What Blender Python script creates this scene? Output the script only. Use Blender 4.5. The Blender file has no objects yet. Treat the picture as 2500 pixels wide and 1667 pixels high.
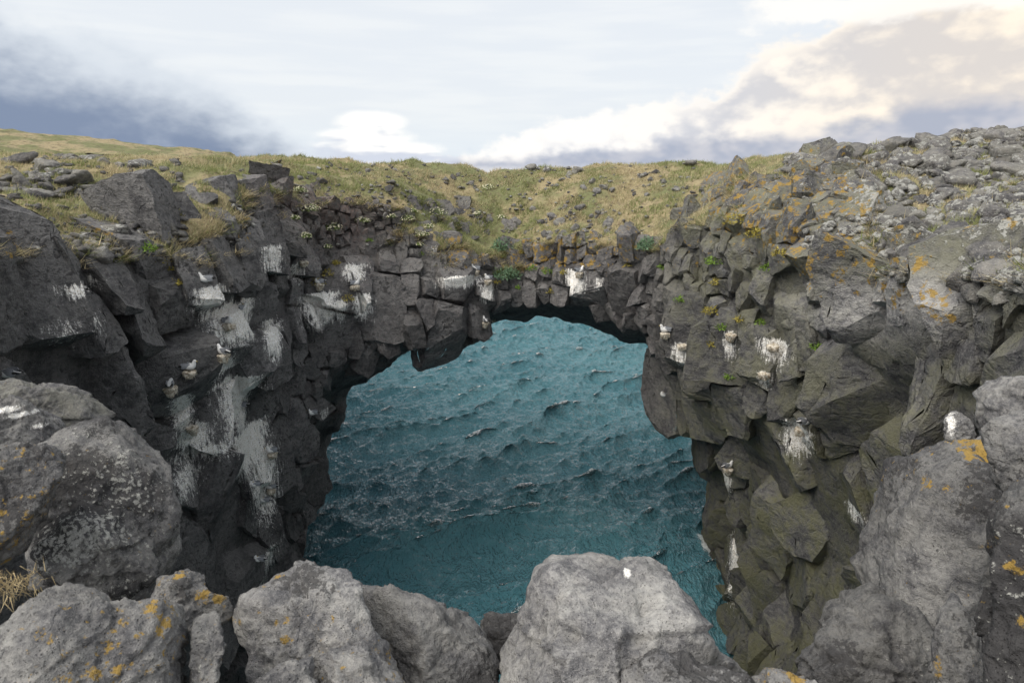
import bpy, bmesh, math, random
import numpy as np
from mathutils import Vector, Matrix
from mathutils.bvhtree import BVHTree

R_ = math.radians
rng = np.random.default_rng(7)
random.seed(7)
scene = bpy.context.scene
COL = scene.collection

# ------------------------------------------------------------------ camera
PITCH = R_(13.3)
CAMZ = 15.0
FPX = 1667.0                      # focal length in photo pixels (2500 wide)
cam_data = bpy.data.cameras.new('camera')
cam_data.lens = 24.0
cam_data.sensor_width = 36.0
cam_data.clip_start = 0.05
cam_data.clip_end = 6000.0
cam_data.dof.use_dof = True
cam_data.dof.focus_distance = 22.0
cam_data.dof.aperture_fstop = 5.6
cam = bpy.data.objects.new('camera', cam_data)
COL.objects.link(cam)
cam.location = (0, 0, CAMZ)
cam.rotation_euler = (math.pi / 2 - PITCH, 0, 0)
scene.camera = cam

# ------------------------------------------------------------------ exposure
scene.view_settings.view_transform = 'Standard'
scene.view_settings.look = 'None'
scene.view_settings.exposure = 0.46
scene.view_settings.gamma = 1.0
scene.view_settings.use_curve_mapping = False
scene.cycles.max_bounces = 4
scene.cycles.diffuse_bounces = 2
scene.cycles.glossy_bounces = 1
scene.cycles.transmission_bounces = 2
scene.cycles.use_denoising = True
scene.cycles.use_adaptive_sampling = True
scene.cycles.adaptive_threshold = 0.03

# ------------------------------------------------------------------ node helper
class NT:
    def __init__(self, tree):
        self.t = tree
    def n(self, typ, **kw):
        nd = self.t.nodes.new(typ)
        for k, v in kw.items():
            setattr(nd, k, v)
        return nd
    def link(self, a, b):
        self.t.links.new(a, b)
    def put(self, sock, v):
        if v is None:
            return
        if hasattr(v, 'is_output') or isinstance(v, bpy.types.NodeSocket):
            self.t.links.new(v, sock)
        else:
            if isinstance(v, (tuple, list)) and len(v) == 3 and len(sock.default_value) == 4:
                v = (*v, 1)
            sock.default_value = v
    def math(self, op, a, b=None, c=None, clamp=False):
        nd = self.n('ShaderNodeMath', operation=op, use_clamp=clamp)
        self.put(nd.inputs[0], a); self.put(nd.inputs[1], b); self.put(nd.inputs[2], c)
        return nd.outputs[0]
    def sstep(self, v, lo, hi, a=0.0, b=1.0):
        nd = self.n('ShaderNodeMapRange', interpolation_type='SMOOTHSTEP')
        self.put(nd.inputs['Value'], v); self.put(nd.inputs['From Min'], lo); self.put(nd.inputs['From Max'], hi)
        self.put(nd.inputs['To Min'], a); self.put(nd.inputs['To Max'], b)
        return nd.outputs[0]
    def lin(self, v, lo, hi, a=0.0, b=1.0):
        nd = self.n('ShaderNodeMapRange')
        self.put(nd.inputs['Value'], v); self.put(nd.inputs['From Min'], lo); self.put(nd.inputs['From Max'], hi)
        self.put(nd.inputs['To Min'], a); self.put(nd.inputs['To Max'], b)
        return nd.outputs[0]
    def mix(self, f, a, b, mode='MIX'):
        nd = self.n('ShaderNodeMix', data_type='RGBA', blend_type=mode)
        self.put(nd.inputs[0], f); self.put(nd.inputs[6], a); self.put(nd.inputs[7], b)
        return nd.outputs[2]
    def noise(self, vec, scale, detail=4, rough=0.55, lac=2.0, dist=0.0):
        nd = self.n('ShaderNodeTexNoise')
        self.put(nd.inputs['Vector'], vec)
        nd.inputs['Scale'].default_value = scale; nd.inputs['Detail'].default_value = detail
        nd.inputs['Roughness'].default_value = rough; nd.inputs['Lacunarity'].default_value = lac
        nd.inputs['Distortion'].default_value = dist
        return nd.outputs['Fac']
    def voro(self, vec, scale, feature='F1', rand=1.0):
        nd = self.n('ShaderNodeTexVoronoi', feature=feature)
        self.put(nd.inputs['Vector'], vec)
        nd.inputs['Scale'].default_value = scale
        nd.inputs['Randomness'].default_value = rand
        return nd.outputs['Distance']
    def vmul(self, vec, s):
        nd = self.n('ShaderNodeVectorMath', operation='MULTIPLY')
        self.put(nd.inputs[0], vec); nd.inputs[1].default_value = s
        return nd.outputs[0]

# ------------------------------------------------------------------ world: sky with cloud banks
SUN_EL, SUN_AZ = R_(52), R_(228)          # azimuth clockwise from +Y (view direction): right and a little behind
world = bpy.data.worlds.new('World')
scene.world = world
world.use_nodes = True
world.cycles.sampling_method = 'MANUAL'
world.cycles.sample_map_resolution = 512
wt = world.node_tree
wt.nodes.clear()
w = NT(wt)
out = w.n('ShaderNodeOutputWorld')
bg = w.n('ShaderNodeBackground')
w.link(bg.outputs[0], out.inputs[0])
sky = w.n('ShaderNodeTexSky', sky_type='NISHITA')
sky.sun_disc = False
sky.sun_elevation = SUN_EL
sky.sun_rotation = SUN_AZ
sky.air_density = 1.0; sky.dust_density = 2.0; sky.ozone_density = 1.5
tc = w.n('ShaderNodeTexCoord')
D = tc.outputs['Generated']
sx = w.n('ShaderNodeSeparateXYZ'); w.link(D, sx.inputs[0])
azd = w.math('MULTIPLY', w.math('ARCTAN2', sx.outputs[0], sx.outputs[1]), 57.2958)
eld = w.math('MULTIPLY', w.math('ARCSINE', sx.outputs[2]), 57.2958)
Dn = w.vmul(D, (1.0, 1.0, 1.7))
big = w.noise(Dn, 5.0, 3, 0.52)
med = w.noise(Dn, 13.0, 3, 0.60)
fine = w.noise(Dn, 40.0, 3, 0.62)
puff = w.math('ADD', w.math('MULTIPLY', w.math('SUBTRACT', med, 0.5), 6.5), w.math('MULTIPLY', w.math('SUBTRACT', fine, 0.5), 2.6))
streak = w.noise(w.vmul(D, (1.0, 1.0, 9.0)), 6.0, 3, 0.5)
def curve(pts, lo, hi, ylo, yhi):
    """float curve over azimuth (degrees) returning elevation (degrees)"""
    nd = w.n('ShaderNodeFloatCurve')
    c = nd.mapping.curves[0]
    P = [((x - lo) / (hi - lo), (y - ylo) / (yhi - ylo)) for x, y in pts]
    while len(c.points) < len(P):
        c.points.new(0.5, 0.5)
    for p, (x, y) in zip(c.points, P):
        p.location = (x, y); p.handle_type = 'AUTO_CLAMPED'
    nd.mapping.update()
    w.put(nd.inputs['Value'], w.lin(azd, lo, hi))
    return w.math('ADD', w.math('MULTIPLY', nd.outputs[0], yhi - ylo), ylo)
# high veil
bil = w.math('ADD', w.math('ADD', w.math('MULTIPLY', big, 0.60), w.math('MULTIPLY', med, 0.29)), w.math('MULTIPLY', fine, 0.11))
veil = w.mix(w.sstep(streak, 0.38, 0.66), (7.7, 8.05, 8.45), (8.2, 8.45, 8.65))
veil = w.mix(w.sstep(eld, 0.0, 6.0), (7.4, 8.1, 8.8), veil)
skyc = w.mix(0.90, sky.outputs[0], veil)
# left bank
eL = curve([(-180, 7), (-80, 11), (-45, 13), (-35, 10.8), (-27, 8.9), (-21, 6.4), (-18, 4.2), (-15, 2.2), (-8, 0.9), (0, -3), (180, -3)], -180, 180, -5, 15)
dL = w.math('ADD', w.math('SUBTRACT', eL, eld), w.math('MULTIPLY', puff, 0.45))
mL = w.sstep(dL, -0.5, 1.6)
shL = w.sstep(w.math('ADD', dL, w.math('MULTIPLY', w.math('SUBTRACT', bil, 0.5), 7.0)), 0.2, 6.2)
cL = w.mix(shL, (6.4, 6.9, 7.5), (2.1, 2.65, 3.75))
cL = w.mix(w.math('MULTIPLY', w.sstep(w.math('ADD', eld, w.math('MULTIPLY', w.math('SUBTRACT', streak, .5), 2.0)), 1.3, 0.3), 0.7), cL, (6.6, 6.5, 7.0))
skyc = w.mix(mL, skyc, cL)
# low haze clouds near the horizon
mH = w.math('MULTIPLY', w.sstep(w.math('ADD', eld, w.math('MULTIPLY', puff, 0.5)), 2.6, 0.2), w.sstep(streak, 0.38, 0.56))
skyc = w.mix(w.math('MULTIPLY', mH, 0.7), skyc, w.mix(w.sstep(med, 0.42, 0.6), (5.6, 6.1, 7.3), (9.0, 8.6, 8.2)))
# lens-shaped cloud left of the middle
def ell(az0, el0, ra, re, amp):
    a = w.math('DIVIDE', w.math('SUBTRACT', azd, az0), ra)
    e = w.math('DIVIDE', w.math('SUBTRACT', eld, el0), re)
    r2 = w.math('ADD', w.math('MULTIPLY', a, a), w.math('MULTIPLY', e, e))
    return w.math('SUBTRACT', w.math('ADD', 1.0, w.math('MULTIPLY', puff, amp)), r2)
e1 = w.math('MAXIMUM', ell(-11.3, 4.35, 2.9, 0.95, 0.14), ell(-11.5, 3.3, 3.8, 0.9, 0.22))
e1 = w.math('MAXIMUM', e1, ell(-11.2, 2.2, 5.0, 1.1, 0.3))
e1 = w.math('MAXIMUM', e1, ell(-9.0, 1.2, 7.0, 0.8, 0.3))
cE = w.mix(w.sstep(w.math('ADD', eld, w.math('ADD', w.math('MULTIPLY', w.math('SUBTRACT', streak, .5), 6.0), w.math('MULTIPLY', w.math('SUBTRACT', med, .5), 4.0))), 1.7, 3.2), (6.0, 6.4, 7.3), (10.0, 9.8, 9.35))
skyc = w.mix(w.sstep(e1, -0.35, 0.75), skyc, cE)
# right bank
eR = curve([(-180, 7), (-80, 8), (-30, -3), (-9, 0.0), (-4, 2.0), (1, 3.9), (7, 5.5), (13, 6.2), (18, 8.8), (23, 11.0), (30, 13.0), (45, 14.5), (100, 12), (180, 7)], -180, 180, -5, 15)
dR = w.math('ADD', w.math('SUBTRACT', eR, eld), w.math('MULTIPLY', puff, 0.72))
mR = w.sstep(dR, -0.25, 1.0)
shR = w.math('MULTIPLY', w.sstep(bil, 0.565, 0.45), w.sstep(dR, 0.3, 2.2))
warm = w.sstep(azd, 4.0, 34.0)
lit = w.mix(warm, (9.2, 9.0, 8.75), (9.5, 8.5, 7.2))
shd = w.mix(warm, (5.8, 6.1, 6.8), (6.7, 6.3, 6.0))
cR = w.mix(shR, lit, shd)
base_line = w.math('ADD', eld, w.math('MULTIPLY', w.math('SUBTRACT', bil, 0.5), 7.0))
cR = w.mix(w.math('MULTIPLY', w.sstep(base_line, w.lin(warm, 0, 1, 2.8, 5.6), w.lin(warm, 0, 1, 1.6, 3.8)), 0.9), cR, w.mix(w.sstep(med, .4, .62), (3.7, 4.1, 5.1), (5.2, 5.3, 5.9)))
cR = w.mix(w.math('MULTIPLY', w.sstep(w.math('ADD', eld, w.math('MULTIPLY', puff, 0.3)), 1.3, 0.3), 0.8), cR, (8.4, 8.3, 8.2))
skyc = w.mix(mR, skyc, cR)
# stray sheet above the right bank
mS = w.math('MULTIPLY', w.sstep(w.math('ADD', w.math('ABSOLUTE', w.math('SUBTRACT', eld, 11.6)), w.math('MULTIPLY', puff, -0.35)), 1.3, 0.6), w.sstep(w.math('ADD', azd, puff), 16.5, 19.5))
skyc = w.mix(w.math('MULTIPLY', mS, 0.75), skyc, (9.6, 9.3, 8.8))
w.link(skyc, bg.inputs[0])
bg.inputs[1].default_value = 0.083

sun_d = bpy.data.lights.new('sun', 'SUN')
sun_d.energy = 2.7
sun_d.angle = R_(60)
sun_d.color = (1.0, 0.93, 0.83)
sun = bpy.data.objects.new('sun', sun_d)
COL.objects.link(sun)
sdir = Vector((math.sin(SUN_AZ) * math.cos(SUN_EL), math.cos(SUN_AZ) * math.cos(SUN_EL), math.sin(SUN_EL)))
sun.rotation_euler = (-sdir).to_track_quat('-Z', 'Y').to_euler()
sun.location = (20, -20, 40)

# ------------------------------------------------------------------ helpers: pixel -> point, noise, meshes
CP, SP = math.cos(PITCH), math.sin(PITCH)
def ray(px, py):
    """direction (unit horizontal length) through photo pixel"""
    a = (np.asarray(px, float) - 1250.0) / FPX
    b = (833.5 - np.asarray(py, float)) / FPX
    y = CP + b * SP
    z = -SP + b * CP
    return np.stack([a, y, z], -1)
def PT(px, py, r):
    """point on the pixel's ray at horizontal range r"""
    d = ray(px, py)
    h = np.hypot(d[..., 0], d[..., 1])
    k = np.asarray(r) / h
    return np.array([0, 0, CAMZ]) + d * np.asarray(k)[..., None]
def to_px(p):
    x, y, z = p[..., 0], p[..., 1], p[..., 2] - CAMZ
    f = y * CP - z * SP
    u = y * SP + z * CP
    f = np.maximum(f, 1e-3)
    return 1250 + FPX * x / f, 833.5 - FPX * u / f

_perm = rng.permutation(4096)
_grad = rng.normal(size=(4096, 3)); _grad /= np.linalg.norm(_grad, axis=1)[:, None]
def _h(i, j, k):
    return _perm[(_perm[(_perm[i & 4095] + j) & 4095] + k) & 4095]
def gnoise(p):
    p = np.asarray(p, float)
    f0 = np.floor(p); i = f0.astype(np.int64); f = p - f0
    u = f * f * f * (f * (f * 6 - 15) + 10)
    res = 0
    for a in (0, 1):
        wa = u[..., 0] if a else 1 - u[..., 0]
        for b in (0, 1):
            wb = u[..., 1] if b else 1 - u[..., 1]
            for c in (0, 1):
                wc = u[..., 2] if c else 1 - u[..., 2]
                g = _grad[_h(i[..., 0] + a, i[..., 1] + b, i[..., 2] + c)]
                d = (f[..., 0] - a) * g[..., 0] + (f[..., 1] - b) * g[..., 1] + (f[..., 2] - c) * g[..., 2]
                res = res + wa * wb * wc * d
    return res * 1.6
def fbm(p, octs=4, gain=0.5, lac=2.03):
    s = 0; a = 1.0; q = np.asarray(p, float)
    for o in range(octs):
        s = s + a * gnoise(q + 17.3 * o)
        a *= gain; q = q * lac
    return s
def ridged(p, octs=3):
    s = 0; a = 1.0; q = np.asarray(p, float)
    for o in range(octs):
        s = s + a * (1 - 2 * np.abs(gnoise(q + 9.1 * o)))
        a *= 0.5; q = q * 2.1
    return s
def sstep(x, a, b):
    t = np.clip((x - a) / (b - a), 0, 1)
    return t * t * (3 - 2 * t)

def mesh_np(name, V, F, mat=None, smooth=True, attrs=None):
    """V (n,3); F (m,k) constant polygon size"""
    V = np.ascontiguousarray(V, np.float32); F = np.ascontiguousarray(F, np.int32)
    me = bpy.data.meshes.new(name)
    me.vertices.add(len(V)); me.vertices.foreach_set('co', V.ravel())
    k = F.shape[1]
    me.loops.add(F.size); me.loops.foreach_set('vertex_index', F.ravel())
    me.polygons.add(len(F))
    me.polygons.foreach_set('loop_start', np.arange(0, F.size, k, dtype=np.int32))
    me.polygons.foreach_set('loop_total', np.full(len(F), k, np.int32))
    if smooth:
        me.polygons.foreach_set('use_smooth', np.ones(len(F), bool))
    me.update(calc_edges=True)
    if attrs:
        for an, av in attrs.items():
            av = np.ascontiguousarray(av, np.float32)
            if av.ndim == 1:
                a = me.attributes.new(an, 'FLOAT', 'POINT'); a.data.foreach_set('value', av)
            else:
                if av.shape[1] == 3:
                    av = np.concatenate([av, np.ones((len(av), 1), np.float32)], 1)
                a = me.attributes.new(an, 'FLOAT_COLOR', 'POINT'); a.data.foreach_set('color', av.ravel())
    if mat:
        me.materials.append(mat)
    return me
def obj(name, me, parent=None, loc=None, label=None, cat=None, group=None, kind=None):
    o = bpy.data.objects.new(name, me)
    COL.objects.link(o)
    if parent is not None:
        o.parent = parent
    if loc is not None:
        o.location = loc
    if label: o['label'] = label
    if cat: o['category'] = cat
    if group: o['group'] = group
    if kind: o['kind'] = kind
    return o

def ico(sub):
    bm = bmesh.new()
    bmesh.ops.create_icosphere(bm, subdivisions=sub, radius=1.0)
    V = np.array([v.co[:] for v in bm.verts]); V /= np.linalg.norm(V, axis=1)[:, None]
    F = np.array([[v.index for v in f.verts] for f in bm.faces])
    bm.free()
    return V, F
ICO = {s: ico(s) for s in (2, 3, 4, 5)}
ICO[6] = ico(6)

# thin-plate interpolation of scattered control values
class TPS:
    def __init__(self, X, v, smooth=0.02):
        X = np.asarray(X, float); n = len(X)
        d = np.linalg.norm(X[:, None] - X[None], axis=2)
        K = np.where(d > 0, d * d * np.log(np.maximum(d, 1e-9)), 0) + smooth * np.eye(n)
        A = np.zeros((n + 3, n + 3))
        A[:n, :n] = K; A[:n, n] = 1; A[:n, n + 1:] = X; A[n, :n] = 1; A[n + 1:, :n] = X.T
        self.c = np.linalg.solve(A, np.concatenate([v, [0, 0, 0]])); self.X = X
    def __call__(self, Q):
        sh = Q.shape[:-1]; q = Q.reshape(-1, 2); o = np.zeros(len(q))
        for s in range(0, len(q), 20000):
            b = q[s:s + 20000]
            d = np.linalg.norm(b[:, None] - self.X[None], axis=2)
            K = np.where(d > 0, d * d * np.log(np.maximum(d, 1e-9)), 0)
            o[s:s + 20000] = K @ self.c[:-3] + self.c[-3] + b @ self.c[-2:]
        return o.reshape(sh)
class Table:
    def __init__(self, x0, x1, nx, y0, y1, ny, fn):
        self.x = np.linspace(x0, x1, nx); self.y = np.linspace(y0, y1, ny)
        g = np.stack(np.meshgrid(self.x, self.y, indexing='ij'), -1)
        self.v = fn(g)
    def __call__(self, a, b):
        fx = np.clip((a - self.x[0]) / (self.x[1] - self.x[0]), 0, len(self.x) - 1.001)
        fy = np.clip((b - self.y[0]) / (self.y[1] - self.y[0]), 0, len(self.y) - 1.001)
        i = fx.astype(int); j = fy.astype(int); u = fx - i; v = fy - j; V = self.v
        return V[i, j] * (1 - u) * (1 - v) + V[i + 1, j] * u * (1 - v) + V[i, j + 1] * (1 - u) * v + V[i + 1, j + 1] * u * v
# ------------------------------------------------------------------ materials
def new_mat(name):
    m = bpy.data.materials.new(name); m.use_nodes = True
    t = m.node_tree; t.nodes.clear()
    k = NT(t)
    o = k.n('ShaderNodeOutputMaterial'); b = k.n('ShaderNodeBsdfPrincipled')
    k.link(b.outputs[0], o.inputs[0])
    return m, k, b

def make_rock(name, sc=1.0, bump=1.0, pits=0.5, speck=0.3):
    """weathered basalt; point attributes m1 (orange lichen, pale lichen, guano) and m2 (tone, olive, brown, black crust)"""
    m, k, b = new_mat(name)
    geo = k.n('ShaderNodeNewGeometry'); pos = geo.outputs['Position']
    a1 = k.n('ShaderNodeAttribute', attribute_name='m1'); a2 = k.n('ShaderNodeAttribute', attribute_name='m2')
    s1 = k.n('ShaderNodeSeparateColor'); k.link(a1.outputs['Color'], s1.inputs[0])
    s2 = k.n('ShaderNodeSeparateColor'); k.link(a2.outputs['Color'], s2.inputs[0])
    gr = k.n('ShaderNodeAttribute', attribute_name='grass').outputs['Fac']
    orange, pale, guano = s1.outputs; tone, olive, brown = s2.outputs; black = a2.outputs['Alpha']
    nA = k.noise(pos, 1.1 * sc, 3, 0.62)
    nB = k.noise(pos, 7.0 * sc, 4, 0.68)
    nC = k.noise(pos, 34.0 * sc, 2, 0.65)
    lay = k.noise(k.vmul(pos, (1.0, 1.0, 5.0)), 3.0 * sc, 3, 0.6)
    v = k.math('ADD', k.math('MULTIPLY', nA, 0.45), k.math('ADD', k.math('MULTIPLY', nB, 0.4), k.math('MULTIPLY', lay, 0.15)))
    col = k.mix(k.sstep(v, 0.36, 0.64), (0.042, 0.042, 0.045), (0.160, 0.157, 0.156))
    col = k.mix(k.math('MULTIPLY', k.sstep(nC, 0.52, 0.75), speck), col, (0.30, 0.29, 0.28))
    col = k.mix(k.math('MULTIPLY', olive, k.sstep(k.math('ADD', nA, k.math('MULTIPLY', nB, 0.6)), 0.62, 0.98)), col, (0.082, 0.082, 0.036))
    col = k.mix(k.math('MULTIPLY', brown, k.sstep(nB, 0.3, 0.7)), col, (0.105, 0.068, 0.058))
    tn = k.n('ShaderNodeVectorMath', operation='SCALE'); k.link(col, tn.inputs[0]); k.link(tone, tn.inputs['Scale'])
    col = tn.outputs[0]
    # black crust
    bl = k.sstep(k.math('ADD', k.math('ADD', k.math('MULTIPLY', nB, 0.75), k.math('MULTIPLY', nA, 0.5)), k.math('MULTIPLY', black, 0.78)), 0.96, 1.06)
    col = k.mix(k.math('MULTIPLY', bl, 0.85), col, (0.035, 0.034, 0.036))
    # pale crustose lichen in blotches
    vo = k.voro(pos, 9.0 * sc)
    pl = k.sstep(k.math('ADD', k.math('SUBTRACT', k.math('ADD', nB, k.math('MULTIPLY', nC, 0.35)), k.math('MULTIPLY', vo, 0.35)), k.math('MULTIPLY', pale, 0.55)), 0.86, 0.98)
    pl = k.math('MULTIPLY', pl, k.sstep(pale, 0.0, 0.15))
    col = k.mix(pl, col, k.mix(nC, (0.20, 0.20, 0.19), (0.46, 0.46, 0.43)))
    # orange lichen
    nO = k.noise(pos, 4.2 * sc, 4, 0.7)
    ol = k.sstep(k.math('ADD', nO, k.math('MULTIPLY', orange, 0.42)), 0.72, 0.80)
    ol = k.math('MULTIPLY', k.math('MULTIPLY', ol, k.sstep(orange, 0.0, 0.12)), 0.9)
    col = k.mix(ol, col, k.mix(nC, (0.20, 0.135, 0.035), (0.42, 0.27, 0.06)))
    # guano: white runs down the face
    nG = k.noise(k.vmul(pos, (17.0, 17.0, 1.3)), 1.0, 4, 0.7)
    nG2 = nB
    gu = k.sstep(k.math('ADD', k.math('ADD', k.math('MULTIPLY', nG, 0.60), k.math('ADD', k.math('MULTIPLY', nG2, 0.25), k.math('MULTIPLY', nC, 0.25))), k.math('MULTIPLY', guano, 0.36)), 0.68, 0.86)
    gu = k.math('MULTIPLY', gu, k.sstep(guano, 0.02, 0.2))
    col = k.mix(gu, col, k.mix(k.sstep(nC, 0.3, 0.6), (0.62, 0.57, 0.48), (0.95, 0.945, 0.93)))
    # turf and soil where grass grows
    gA = k.noise(pos, 0.55, 3, 0.6); gB = nO
    gcol = k.mix(k.sstep(gA, 0.40, 0.60), (0.32, 0.265, 0.155), (0.165, 0.175, 0.08))
    gcol = k.mix(k.sstep(gB, 0.45, 0.75), gcol, (0.10, 0.075, 0.05))
    gm = k.sstep(k.math('ADD', gr, k.math('MULTIPLY', k.math('SUBTRACT', nB, 0.5), 0.8)), 0.35, 0.6)
    col = k.mix(gm, col, gcol)
    k.link(col, b.inputs['Base Color'])
    b.inputs['Roughness'].default_value = 0.88
    b.inputs['Specular IOR Level'].default_value = 0.3
    pit = k.math('MULTIPLY', k.sstep(k.voro(pos, 16.0 * sc), 0.0, 0.28), pits)
    hgt = k.math('ADD', k.math('ADD', k.math('MULTIPLY', nB, 1.0), k.math('MULTIPLY', nC, 0.3)), k.math('ADD', k.math('MULTIPLY', lay, 0.22), k.math('MULTIPLY', pit, 0.25)))
    wv = k.n('ShaderNodeVectorMath', operation='ADD'); k.link(k.vmul(pos, (1.0, 1.0, 0.75)), wv.inputs[0])
    cn = k.n('ShaderNodeTexNoise'); k.link(pos, cn.inputs['Vector']); cn.inputs['Scale'].default_value = 2.5 * sc; cn.inputs['Detail'].default_value = 1
    k.link(k.vmul(cn.outputs['Color'], (0.5 / sc,) * 3), wv.inputs[1])
    ck = k.sstep(k.voro(wv.outputs[0], 1.1 * sc, 'DISTANCE_TO_EDGE'), 0.0, 0.035)
    hgt = k.math('ADD', k.math('ADD', hgt, k.math('MULTIPLY', pl, 0.12)), k.math('MULTIPLY', ck, 0.15))
    bp = k.n('ShaderNodeBump'); bp.inputs['Strength'].default_value = 0.85 * bump; bp.inputs['Distance'].default_value = 0.10 / sc
    k.link(hgt, bp.inputs['Height']); k.link(bp.outputs[0], b.inputs['Normal'])
    return m
M_ROCK = make_rock('basalt', 1.0)
M_BOULDER = make_rock('boulder_basalt', 4.0, bump=1.0, pits=2.6, speck=0.28)

def plain(name, c, rough=0.7, c2=None, scale=20.0, spec=0.3, bump=0.0):
    m, k, b = new_mat(name)
    geo = k.n('ShaderNodeNewGeometry')
    n = k.noise(geo.outputs['Position'], scale, 5, 0.6)
    k.put(b.inputs['Base Color'], k.mix(k.sstep(n, 0.35, 0.65), c, c2 or tuple(x * 0.75 for x in c)))
    b.inputs['Roughness'].default_value = rough
    b.inputs['Specular IOR Level'].default_value = spec
    if bump:
        bp = k.n('ShaderNodeBump'); bp.inputs['Distance'].default_value = bump
        k.link(n, bp.inputs['Height']); k.link(bp.outputs[0], b.inputs['Normal'])
    return m
def make_leaf(name):
    """thin vegetation coloured by the point attribute col"""
    m, k, b = new_mat(name)
    a = k.n('ShaderNodeAttribute', attribute_name='col')
    k.link(a.outputs['Color'], b.inputs['Base Color'])
    b.inputs['Roughness'].default_value = 0.75
    b.inputs['Specular IOR Level'].default_value = 0.15
    tr = k.n('ShaderNodeBsdfTranslucent'); k.link(a.outputs['Color'], tr.inputs[0])
    mx = k.n('ShaderNodeMixShader'); mx.inputs[0].default_value = 0.3
    k.link(b.outputs[0], mx.inputs[1]); k.link(tr.outputs[0], mx.inputs[2])
    o = [n for n in k.t.nodes if n.type == 'OUTPUT_MATERIAL'][0]
    k.link(mx.outputs[0], o.inputs[0])
    return m
M_LEAF = make_leaf('leaf')

# sea water
M_SEA, k, b = new_mat('sea_water')
geo = k.n('ShaderNodeNewGeometry'); pos = geo.outputs['Position']
fo = k.n('ShaderNodeAttribute', attribute_name='foam').outputs['Fac']
mp = k.n('ShaderNodeMapping'); mp.inputs['Rotation'].default_value = (0, 0, 0.985); mp.inputs['Scale'].default_value = (1.0, 0.42, 1.0); k.link(pos, mp.inputs[0])
rp1 = k.noise(mp.outputs[0], 2.6, 4, 0.62, dist=0.15); rp2 = k.noise(mp.outputs[0], 10.0, 3, 0.6)
wc = k.mix(k.sstep(k.noise(pos, 0.10, 3, 0.5), 0.3, 0.7), (0.054, 0.158, 0.196), (0.080, 0.202, 0.240))
lace = k.noise(k.vmul(pos, (1.0, 1.0, 1.0)), 5.0, 5, 0.72)
fm = k.math('MULTIPLY', k.sstep(k.math('ADD', k.math('MULTIPLY', lace, 1.5), fo), 1.05, 1.45), 0.85)
bp = k.n('ShaderNodeBump'); bp.inputs['Strength'].default_value = 1.0; bp.inputs['Distance'].default_value = 0.60
k.link(k.math('ADD', rp1, k.math('MULTIPLY', rp2, 0.36)), bp.inputs['Height'])
# light coming up out of the water is even; the surface only reflects
up = k.n('ShaderNodeCombineXYZ'); up.inputs[2].default_value = 1.0
vm = k.n('ShaderNodeVectorMath', operation='ADD'); k.link(k.vmul(bp.outputs[0], (1.5,) * 3), vm.inputs[0]); k.link(up.outputs[0], vm.inputs[1])
vn = k.n('ShaderNodeVectorMath', operation='NORMALIZE'); k.link(vm.outputs[0], vn.inputs[0])
df = k.n('ShaderNodeBsdfDiffuse'); k.link(k.mix(fm, wc, (0.80, 0.84, 0.84)), df.inputs['Color']); k.link(vn.outputs[0], df.inputs['Normal'])
gl = k.n('ShaderNodeBsdfGlossy'); gl.inputs['Roughness'].default_value = 0.13; k.link(bp.outputs[0], gl.inputs['Normal'])
fr = k.n('ShaderNodeFresnel'); fr.inputs['IOR'].default_value = 1.65; k.link(bp.outputs[0], fr.inputs['Normal'])
mx = k.n('ShaderNodeMixShader'); k.link(k.math('MULTIPLY', fr.outputs[0], k.math('SUBTRACT', 1.0, fm)), mx.inputs[0])
k.link(df.outputs[0], mx.inputs[1]); k.link(gl.outputs[0], mx.inputs[2])
k.t.nodes.remove(b)
k.link(mx.outputs[0], [n for n in k.t.nodes if n.type == 'OUTPUT_MATERIAL'][0].inputs[0])
# ------------------------------------------------------------------ terrain: cove wall, arch, headlands (one implicit solid)
# cove wall control points: (photo x, photo y, horizontal range)
WALL = [(-250, 640, 11.5), (-250, 1000, 12), (0, 620, 13.5), (0, 800, 13.6), (0, 1000, 14), (200, 690, 15.2), (230, 1000, 15.5),
        (400, 470, 19.2), (400, 620, 17.2), (400, 800, 17.2), (380, 1000, 17.6), (510, 470, 19.6), (510, 700, 17.6), (520, 900, 18.4),
        (480, 1200, 18.7), (540, 1400, 18.7), (600, 480, 20.5), (660, 620, 20.0), (660, 900, 20.7), (650, 1200, 20.8), (640, 1380, 20.5),
        (720, 700, 22.6), (720, 900, 23), (720, 1200, 23.2), (800, 560, 24.0), (850, 720, 23.6), (900, 900, 24), (1000, 640, 24.4), (1080, 820, 24.2),
        (1150, 700, 24.6), (1250, 640, 26.0), (1250, 800, 25.8), (1400, 690, 24.4), (1560, 690, 22.9), (1600, 600, 22.3),
        (1670, 740, 20.6), (1690, 850, 19.8), (1715, 980, 19.9), (1850, 1110, 19.4), (1905, 1350, 19.0), (1835, 1620, 18.6), (1600, 900, 24.5), (1620, 1000, 25.5), (1720, 1120, 25.5), (1780, 1290, 25.5), (1780, 1450, 25),
        (1850, 560, 18.6), (1850, 700, 18.0), (1900, 900, 17.4), (1950, 1200, 18.0), (2000, 1450, 18), (2000, 700, 16.3), (2090, 800, 14.6), (2100, 1000, 15.6), (2050, 1200, 16.2),
        (2300, 780, 12.9), (2300, 1000, 13.2), (2300, 1300, 14), (2500, 720, 11.2), (2500, 1000, 10.9), (2800, 720, 9), (2800, 1100, 9),
        (700, 1420, 22.4), (560, 1560, 18.6), (820, 1400, 26), (900, 1550, 27), (1100, 1300, 29), (1250, 1500, 28), (1450, 1450, 27), (1600, 1400, 27), (1735, 1600, 23.0), (1900, 1660, 17.8)]
W = np.array(WALL, float)
wp = PT(W[:, 0], W[:, 1], W[:, 2])
waz = np.arctan2(wp[:, 0], wp[:, 1])
wall_t = TPS(np.stack([waz * 20, wp[:, 2]], 1), W[:, 2], 0.6)
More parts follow.
